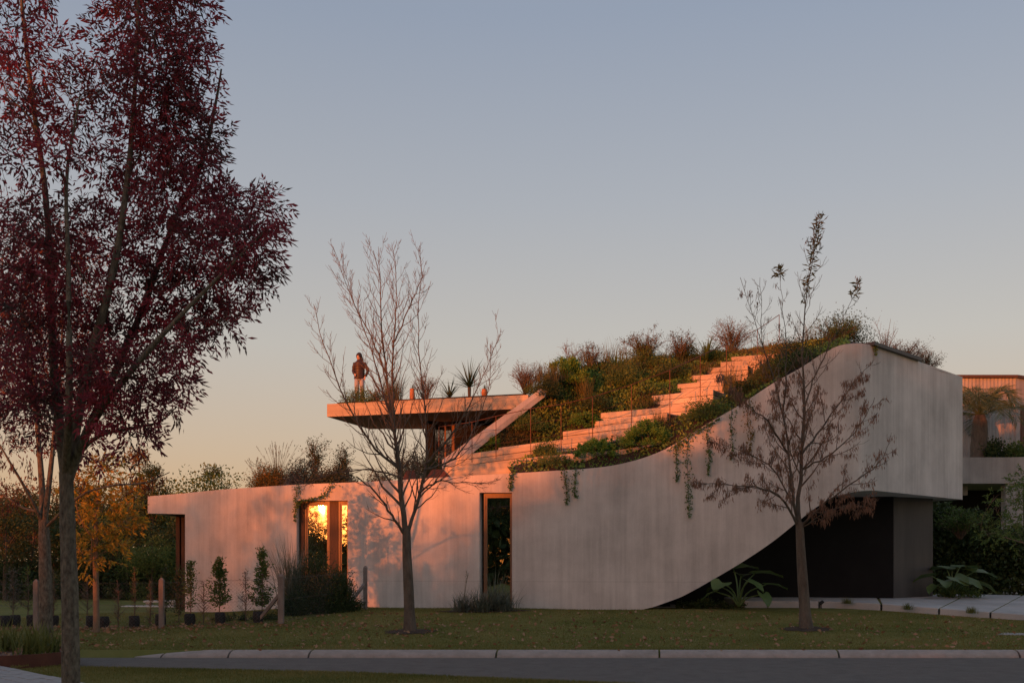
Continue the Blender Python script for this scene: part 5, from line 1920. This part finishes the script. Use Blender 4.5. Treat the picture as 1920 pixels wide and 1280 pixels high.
ear_plant('large-leaved plant under the rising edge of the wall', 1385, 1137, 28.6, [(-38, -40, 2.2, .1, .7, .9), (-10, -72, .3, -.3, 1.05, .4), (30, -62, -.2, -.2, 1.0, .3), (52, -42, -.3, -.1, .75, 0), (18, -48, -.9, .2, .8, -.2), (-30, -45, -2.2, .1, .85, -.1), (45, -24, -1.2, .6, .7, -.2), (-42, -28, 2.9, .2, .7, 0), (5, -60, 1.3, -.2, .9, .6)])
ear_plant('large-leaved plant beside the dark garage side panel', 1785, 1118, 32.3, [(-38, -38, 2.7, 0, .85, 0), (-10, -52, 1.9, -.2, 1.0, .3), (15, -55, .5, -.2, 1.1, .3), (40, -46, .1, -.1, 1.1, .2), (45, -26, -.2, .2, .9, 0), (5, -36, -1.2, .2, .9, -.3), (-30, -22, -2.4, .2, .75, -.3), (25, -30, -.8, .2, .9, -.4), (-15, -30, -1.8, .1, .8, -.3), (0, -50, 2.6, -.3, 1.0, .4)])
mound('low dark foliage beneath the rising wall edge', 1330, 1140, 29.6, 2.2, .25, 'g_dark', 1800, .07, dep=.9)
mound('low green foliage at the base of the right big-leaved plant', 1795, 1119, 32.6, 1.4, .4, 'g_mid', 1200, .08)

# ------------------------------------------------------------------ driveway slabs
drive = thing('driveway', 'pale concrete driveway slabs leading to the garage', 'driveway', P(1600, 1128, 30))
drive['kind'] = 'structure'
del drive['category']


def dpt(u, v):
    """u 0..1 along (left to right), v 0..1 from front edge to the garage"""
    fx = smooth_path([P(1395, 1126, 30.6), P(1590, 1128, 29.8), P(1760, 1140, 28.3), P(1930, 1152.5, 27.3), P(2300, 1180, 25.2)], 60)
    bx2 = smooth_path([(6.2, 34.4, .74), (10, 34.2, .74), (14.5, 34.0, .74), (17, 33.2, .70), (21, 31, .6)], 60)
    i = np.clip(u * 59, 0, 58.999)
    k_ = int(i)
    f = fx[k_] * (1 - (i - k_)) + fx[k_ + 1] * (i - k_)
    b = bx2[k_] * (1 - (i - k_)) + bx2[k_ + 1] * (i - k_)
    return f * (1 - v) + b * v


us = [0, .18, .34, .50, .66, .82, 1]
vs = [0, .34, .68, 1]
for i in range(len(us) - 1):
    for j in range(len(vs) - 1):
        gu, gv = .0028, .006
        n_ = 5
        top = [dpt(u, vs[j] + gv) for u in np.linspace(us[i] + gu, us[i + 1] - gu, n_)] + [dpt(u, vs[j + 1] - gv) for u in np.linspace(us[i + 1] - gu, us[i] + gu, n_)]
        o = MB().prism([(p[0], p[1]) for p in top], [p[2] - .2 for p in top], [p[2] for p in top]).build('concrete_slab', M['slab'], drive)
        md = o.modifiers.new('bevel', 'BEVEL')
        md.width = .01
        md.limit_method = 'ANGLE'
# soil bed below the slabs (fills the joints)
V = [tuple(dpt(u, v) - [0, 0, .025]) for v in (.02, 1) for u in np.linspace(0.005, .995, 20)]
tag(MB().add(V, [(k, k + 1, 21 + k, 20 + k) for k in range(19)]).build('joint_soil', M['lawn']), 'grass and soil in the driveway joints', 'soil', kind='structure')
for (px, py, lab) in ((1588, 1131, 'small grass tuft at the first driveway joint'), (1702, 1142, 'small grass tuft at the second driveway joint'), (1821, 1149, 'small grass tuft at the third driveway joint')):
    Y = 29.7 if px < 1600 else (28.7 if px < 1750 else 27.8)
    tuft(lab, px, py, Y - .08, .2, 150, 'blade', .06, .5, .008, .9)
c = P(1540, 1137, 29.6)
t = thing('spotlight', 'small black garden spotlight at the lawn edge by the driveway', 'spotlight', c)
MB().tube([c - [0, 0, .05], c + [0, 0, .06]], .012, 8).build('stake', M['lamp'], t)
hd_ = MB().tube([c + [-.05, 0, .06], c + [-.04, 0, .075], c + [.05, .03, .15], c + [.055, .03, .155]], [.03, .04, .05, .045], 12).build('lamp_head', M['lamp'], t, smooth=True, sharp=40)
MB().tube([c + [-.052, 0, .058], c + [-.049, 0, .06]], .028, 12).build('lens', M['glass2'], hd_)
# small concrete paver set in the lawn at the right edge
xq = [P(1870, 1188, 22.7), P(1990, 1190, 22.55), P(1990, 1185, 23.0), P(1882, 1184, 23.1)]
tag(MB().prism([(p[0], p[1]) for p in xq], [float(g(p[0], p[1])) - .05 for p in xq], [float(g(p[0], p[1])) + .01 for p in xq]).build('concrete_paver', M['paver']), 'flat concrete paver sunk in the lawn at the right edge', 'paver')

# ------------------------------------------------------------------ neighbour at the right
nb = thing('neighbour_house', 'neighbouring board-clad concrete house with a planted balcony at right', 'house', (21, 48, .6))
Yn = 48
xa, xc = X(1780, Yn), X(1904, Yn)
V, F = [], []
ribs = int((xc - xa) / .16)
for k in range(ribs * 2 + 1):
    x = xa + (xc - xa) * k / (ribs * 2)
    V += [(x, Yn + (.03 if (k // 1) % 2 else 0), 6.4), (x, Yn + (.03 if (k // 1) % 2 else 0), Z(709, Yn))]
F = [(2 * k, 2 * k + 2, 2 * k + 3, 2 * k + 1) for k in range(ribs * 2)]
zt = Z(709, Yn)
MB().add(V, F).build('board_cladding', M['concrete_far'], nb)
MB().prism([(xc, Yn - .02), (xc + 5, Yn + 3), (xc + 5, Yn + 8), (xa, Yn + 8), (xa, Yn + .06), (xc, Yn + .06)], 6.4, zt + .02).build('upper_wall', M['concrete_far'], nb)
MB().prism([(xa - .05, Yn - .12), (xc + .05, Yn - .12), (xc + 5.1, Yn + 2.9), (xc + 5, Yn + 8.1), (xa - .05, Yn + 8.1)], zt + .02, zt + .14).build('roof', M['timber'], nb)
wv = MB()
ax = np.array([5, 3.02]) / np.linalg.norm([5, 3.02])
q0 = np.array([xc, Yn - .02]) + ax * .35
q1 = q0 + ax * 2.4
nr_ = np.array([ax[1], -ax[0]]) * .05
wv.box8([(q0[0], q0[1], 6.6), (q1[0], q1[1], 6.6), (q1[0] + nr_[0], q1[1] + nr_[1], 6.6), (q0[0] + nr_[0], q0[1] + nr_[1], 6.6), (q0[0], q0[1], 8.9), (q1[0], q1[1], 8.9), (q1[0] + nr_[0], q1[1] + nr_[1], 8.9), (q0[0] + nr_[0], q0[1] + nr_[1], 8.9)])
wv.build('window', M['timber'], nb)
Yb = 45
xb0, xb1 = X(1780, Yb), X(1888, Yb)
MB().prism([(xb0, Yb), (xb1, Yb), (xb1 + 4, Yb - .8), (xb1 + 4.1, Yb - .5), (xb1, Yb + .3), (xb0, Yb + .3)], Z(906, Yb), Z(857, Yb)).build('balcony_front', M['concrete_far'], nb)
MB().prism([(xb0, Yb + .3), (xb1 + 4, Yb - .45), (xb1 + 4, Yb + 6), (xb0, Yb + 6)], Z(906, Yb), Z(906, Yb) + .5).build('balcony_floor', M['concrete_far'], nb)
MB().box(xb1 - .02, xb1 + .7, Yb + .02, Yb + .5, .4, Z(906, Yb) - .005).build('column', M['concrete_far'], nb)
MB().box(xb0 - 3, xb1 + 5, Yb + 4, Yb + 4.3, .4, Z(906, Yb) - .01).build('lower_wall', M['black'], nb)
MB().box(xb0 - 1, xb0 + 1.2, Yb + 1, Yb + 1.3, Z(925, Yb), Z(906, Yb) - .01).build('beam', M['concrete_far'], nb)

# palm on the balcony
pb = P(1833, 858, 45.9)
pb[2] = Z(906, 45) + .5
pt_ = thing('palm_tree', 'stout palm with arching grey-green fronds on the neighbour balcony', 'palm', pb)
crown = P(1838, 778, 45.9)
MB().tube(smooth_path([pb, pb * .5 + crown * .5, crown], 10), [.36, .34, .36, .33, .35, .33, .34, .32, .3, .2], 12).build('trunk', M['bark'], pt_, smooth=True)
for k in range(18):
    a = k * 2.4
    el_ = random.uniform(.15, 1.3)
    L = random.uniform(1.9, 2.6)
    d = np.array([math.cos(a) * math.cos(el_), math.sin(a) * math.cos(el_), math.sin(el_)])
    out = np.array([math.cos(a), math.sin(a), 0])
    path = smooth_path([crown, crown + d * L * .4, crown + d * L * .7 + out * .15 - [0, 0, .15 * L], crown + d * L * .85 + out * .3 * L * .5 - [0, 0, .5 * L]], 14)
    mb = MB().tube(path, np.linspace(.03, .006, 14), 4, False)
    cs, ds = [], []
    for i in range(1, 13):
        t2 = unit(path[i + 1] - path[i])
        sd = unit(np.cross(t2, [0, 0, 1]))
        for j in range(5):
            p = path[i] + (path[i + 1] - path[i]) * j / 5
            for s_ in (1, -1):
                cs.append(p)
                ds.append(t2 * .8 + sd * s_ * .8 + np.array([0, 0, -.15]) + rng.normal(size=3) * .08)
    V, F = leaf_arrays(np.array(cs), np.array(ds), np.full(len(cs), .75), .022)
    mb.add(V, F.tolist())
    mb.build('frond', M['palm'], pt_)
mound('leafy shrub right of the palm on the neighbour balcony', 1862, 862, 45.8, 1.6, .8, 'g_dark', 1500, .14)
mound('second leafy shrub at the end of the neighbour balcony', 1912, 862, 45.6, 1.2, .9, 'g_mid', 1200, .14)

# dark hedge beyond the garage
n = 20000
hx = rng.uniform(12.6, 20.5, n)
hy = 37 + rng.uniform(0, 1.6, n)
topz = 3.6 + .25 * np.sin(hx * 1.7) + .2 * np.sin(hx * 4.3) - .6 * np.clip((hx - 15.5) / 2, 0, 1)
hz = .6 + (topz - .6) * rng.random(n) ** .8
hedge = thing('hedge', 'tall dark hedge between the garage and the neighbouring house', 'hedge', (16, 37.8, .65))
obj('foliage', leaf_mesh('foliage', np.stack([hx, hy, hz], 1), rng.normal(size=(n, 3)) + [0, -.5, .2], rng.uniform(.12, .24, n), .1), M['g_dark'], hedge)
mb = MB()
for x in np.arange(12.8, 20.4, .5):
    mb.tube([(x, 37.8, .5), (x + random.uniform(-.2, .2), 37.8, 3.0)], [.04, .015], 5, False)
mb.build('stems', M['bark'], hedge)
wispy('loose pale green shrub growing over the top of the hedge', 1800, 1010, 35.6, 2.0, 1.1, 'g_mid', 40, 2200, .09)
# tree reaching in at the right edge
Yr = 31.5
tr0 = np.array([17.6, Yr, .6])
leafy_tree('leaning_tree', 'small tree reaching in from the right edge over the hedge', 'tree', tr0,
           ([tr0 - [0, 0, .1], (17.4, Yr, 1.4), P(2010, 1010, Yr)], .09, .06),
           [([P(2010, 1010, Yr), P(1940, 1020, Yr), P(1880, 1006, Yr)], .035, .01), ([P(2010, 1010, Yr), P(1960, 960, Yr), P(1925, 915, Yr)], .04, .01)],
           [(1850, 1000, 26), (1880, 985, 30), (1910, 1000, 30), (1925, 950, 36), (1900, 940, 26), (1930, 905, 34), (1905, 915, 22), (1870, 960, 18), (1960, 980, 40), (1980, 930, 40), (1860, 940, 16), (2010, 960, 40)], 'g_mid', 'pale_bark', Yr, .045, .6, .2, .10, .04)

# ------------------------------------------------------------------ round corten planter and paving
pl = thing('planter', 'low round rusty steel planter with strappy green plants at left', 'planter', (-9.6, 17.3, .06))
cx, cy, rx_, ry_ = -9.6, 17.4, 2.45, 1.5
for (z0, z1, off, nm, mt) in ((.03, .27, 0, 'rim', 'corten'),):
    V, F = [], []
    n_ = 64
    for k in range(n_):
        a = 2 * math.pi * k / n_
        for (r, z) in ((0, z0), (0, z1), (-.03, z1), (-.03, z0)):
            V.append((cx + (rx_ + r) * math.cos(a), cy + (ry_ + r) * math.sin(a), z))
    for k in range(n_):
        a, b = 4 * k, 4 * ((k + 1) % n_)
        F += [(a, b, b + 1, a + 1), (a + 1, b + 1, b + 2, a + 2), (a + 2, b + 2, b + 3, a + 3)]
    MB().add(V, F).build(nm, M[mt], pl, smooth=True, sharp=40)
V = [(cx, cy, .26)] + [(cx + (rx_ - .03) * r * math.cos(a), cy + (ry_ - .03) * r * math.sin(a), .25 - .05 * r * r + random.uniform(-.01, .01)) for r in (.5, 1) for a in np.linspace(0, 2 * math.pi, 33)[:-1]]
F = [(0, 1 + k, 1 + (k + 1) % 32) for k in range(32)] + [(1 + k, 33 + k, 33 + (k + 1) % 32, 1 + (k + 1) % 32) for k in range(32)]
MB().add(V, F).build('mulch', M['mulch'], pl, smooth=True)
n = 2500
a = rng.uniform(0, 2 * math.pi, n)
r = np.sqrt(rng.random(n)) * .96
mp_ = np.stack([cx + rx_ * r * np.cos(a), cy + ry_ * r * np.sin(a), .25 - .05 * r * r + .01], 1)
mc = obj('bark_chips', leaf_mesh('bark_chips', mp_, rng.normal(size=(n, 3)) * [1, 1, .3], rng.uniform(.03, .07, n), .025), M['fallen'], pl)
mc['kind'] = 'stuff'
for (px, py, h_, n_, lab) in ((60, 1228, .55, 90, 'largest strappy clump in the middle of the round planter'), (92, 1222, .5, 60, 'strappy clump near the right rim of the round planter'), (10, 1222, .6, 80, 'strappy clump at the left picture edge in the planter'), (40, 1214, .45, 50, 'small strappy clump at the back of the round planter'), (75, 1212, .5, 50, 'back right strappy clump touching the second ash trunk')):
    Y = 1.43 * FOC / (py - HOR)
    tuft(lab, px, py, Y, h_, n_, 'blade', .11, .35, .03, 1.2, name='strappy_plant', cat='plant')
# paved path at the bottom left corner
pth = thing('paved_path', 'grey paved path at the bottom left corner', 'path', (-8.5, 14.5, .06))
pth['kind'] = 'structure'
del pth['category']
A, B = np.array([-7.85, 16.3]), np.array([-5.95, 14.3])
dd = unit(B - A)
nn2 = np.array([dd[1], -dd[0]])
pv = MB().box(-.195, .195, -.095, .095, -.05, .07).mesh('paver')
pv.materials.append(M['paver'])
for i in range(-3, 10):
    for j in range(0, 12):
        q = A + dd * (i * .4 + (.2 if j % 2 else 0)) + nn2 * (.1 + j * .2)
        o = obj('paver', pv, None, pth, False)
        o.location = Vector((q[0] + 8.5, q[1] - 14.5, random.uniform(-.004, .004)))
        o.rotation_euler[2] = math.atan2(dd[1], dd[0])

# white garden bench on the far lawn
bx0 = X(302, 37)
bz = float(g(bx0, 37))
t = thing('garden_bench', 'low white stone bench on the far lawn behind the fence', 'bench', (bx0, 37, bz))
MB().box(bx0 - .55, bx0 + .55, 36.8, 37.2, bz + .12, bz + .18).build('seat', M['white'], t)
for s_ in (-.4, .4):
    MB().box(bx0 + s_ - .08, bx0 + s_ + .08, 36.85, 37.15, bz - .02, bz + .12).build('leg', M['white'], t)
tag(MB().box(bx0 - .9, bx0 + .9, 35.6, 36.2, bz - .05, bz + .04).build('stone_paver', M['white']), 'flat white stone paver in front of the far bench', 'paver')

# ------------------------------------------------------------------ lawn blades, fallen leaves (uncountable)
def blades_field(x, y, z, hmin, hmax, wid):
    n_ = len(x)
    a = rng.uniform(0, 2 * math.pi, n_)
    h = rng.uniform(hmin, hmax, n_)
    s_ = np.stack([np.cos(a), np.sin(a), np.zeros(n_)], 1) * wid / 2
    b = np.stack([x, y, z - .004], 1)
    tip = b + np.stack([rng.normal(0, .35, n_) * h, rng.normal(0, .35, n_) * h, h], 1)
    V = np.stack([b - s_, b + s_, tip], 1).reshape(-1, 3)
    return np_mesh('grass', V, np.arange(3 * n_).reshape(n_, 3))


n = 230000
gx = rng.uniform(-13, 16, n)
gy = 19.46 + (31 - 19.46) * rng.random(n) ** 1.25
pxg = 960 + gx / gy * FOC
wl = np.interp(pxg, C[:, 4], C[:, 1])
ok = (pxg > -40) & (pxg < 1960) & ((gy < wl - .03) | (pxg < 340)) & ~((gx > 6.2) & (gy > 27.2 + np.clip((13 - gx) * .45, 0, 3)))
gx, gy = gx[ok], gy[ok]
tag(obj('lawn_grass', blades_field(gx, gy, g(gx, gy), .018, .045, .012), M['lawnblade']), 'short mown grass blades of the front lawn', 'grass', kind='stuff')
n = 60000
vx_ = rng.uniform(-8, 3, n)
vy_ = np.interp(vx_, NE[:, 0], NE[:, 1]) - .03 - rng.random(n) ** 1.4 * 2.2
zz = np.where(vx_ > -7.5, .055, .1)
tag(obj('verge_grass', blades_field(vx_, vy_, zz, .02, .05, .009), M['lawnblade']), 'short grass blades of the near verge', 'grass', kind='stuff')

n = 1300
lx = rng.uniform(-11, 13, n)
ly = 19.8 + rng.random(n) ** 1.2 * 8
lx2 = np.concatenate([lx, rng.normal(0, 1, 700) * 4 - 8.5, rng.normal(6.5, 2.0, 140), rng.normal(-2, 1.2, 60), rng.uniform(-7.2, 12, 40)])
ly2 = np.concatenate([ly, 24.2 + rng.normal(0, .35, 700) + 0, rng.normal(24.5, 1.2, 140), rng.normal(23.2, .8, 60), rng.uniform(19.0, 19.5, 40)])
pxl = 960 + lx2 / ly2 * FOC
ok = (ly2 > 18.9) & (ly2 < np.interp(pxl, C[:, 4], C[:, 1]) - .6) & ~((lx2 > 6.2) & (ly2 > 27)) & (lx2 > -12.5)
lx2, ly2 = lx2[ok], ly2[ok]
lz = np.where(ly2 < 19.45, .13, g(lx2, ly2) + .03)
lp = np.stack([lx2, ly2, lz + rng.random(len(lx2)) * .015], 1)
sz = rng.uniform(.045, .12, len(lp))
lv = leaf_mesh('fallen_leaves', lp, rng.normal(size=lp.shape) * [1, 1, .35], sz, sz * .6)
tag(obj('fallen_leaves', lv, M['fallen']), 'dry tan leaves scattered over the lawn and along the fence', 'fallen leaves', kind='stuff')
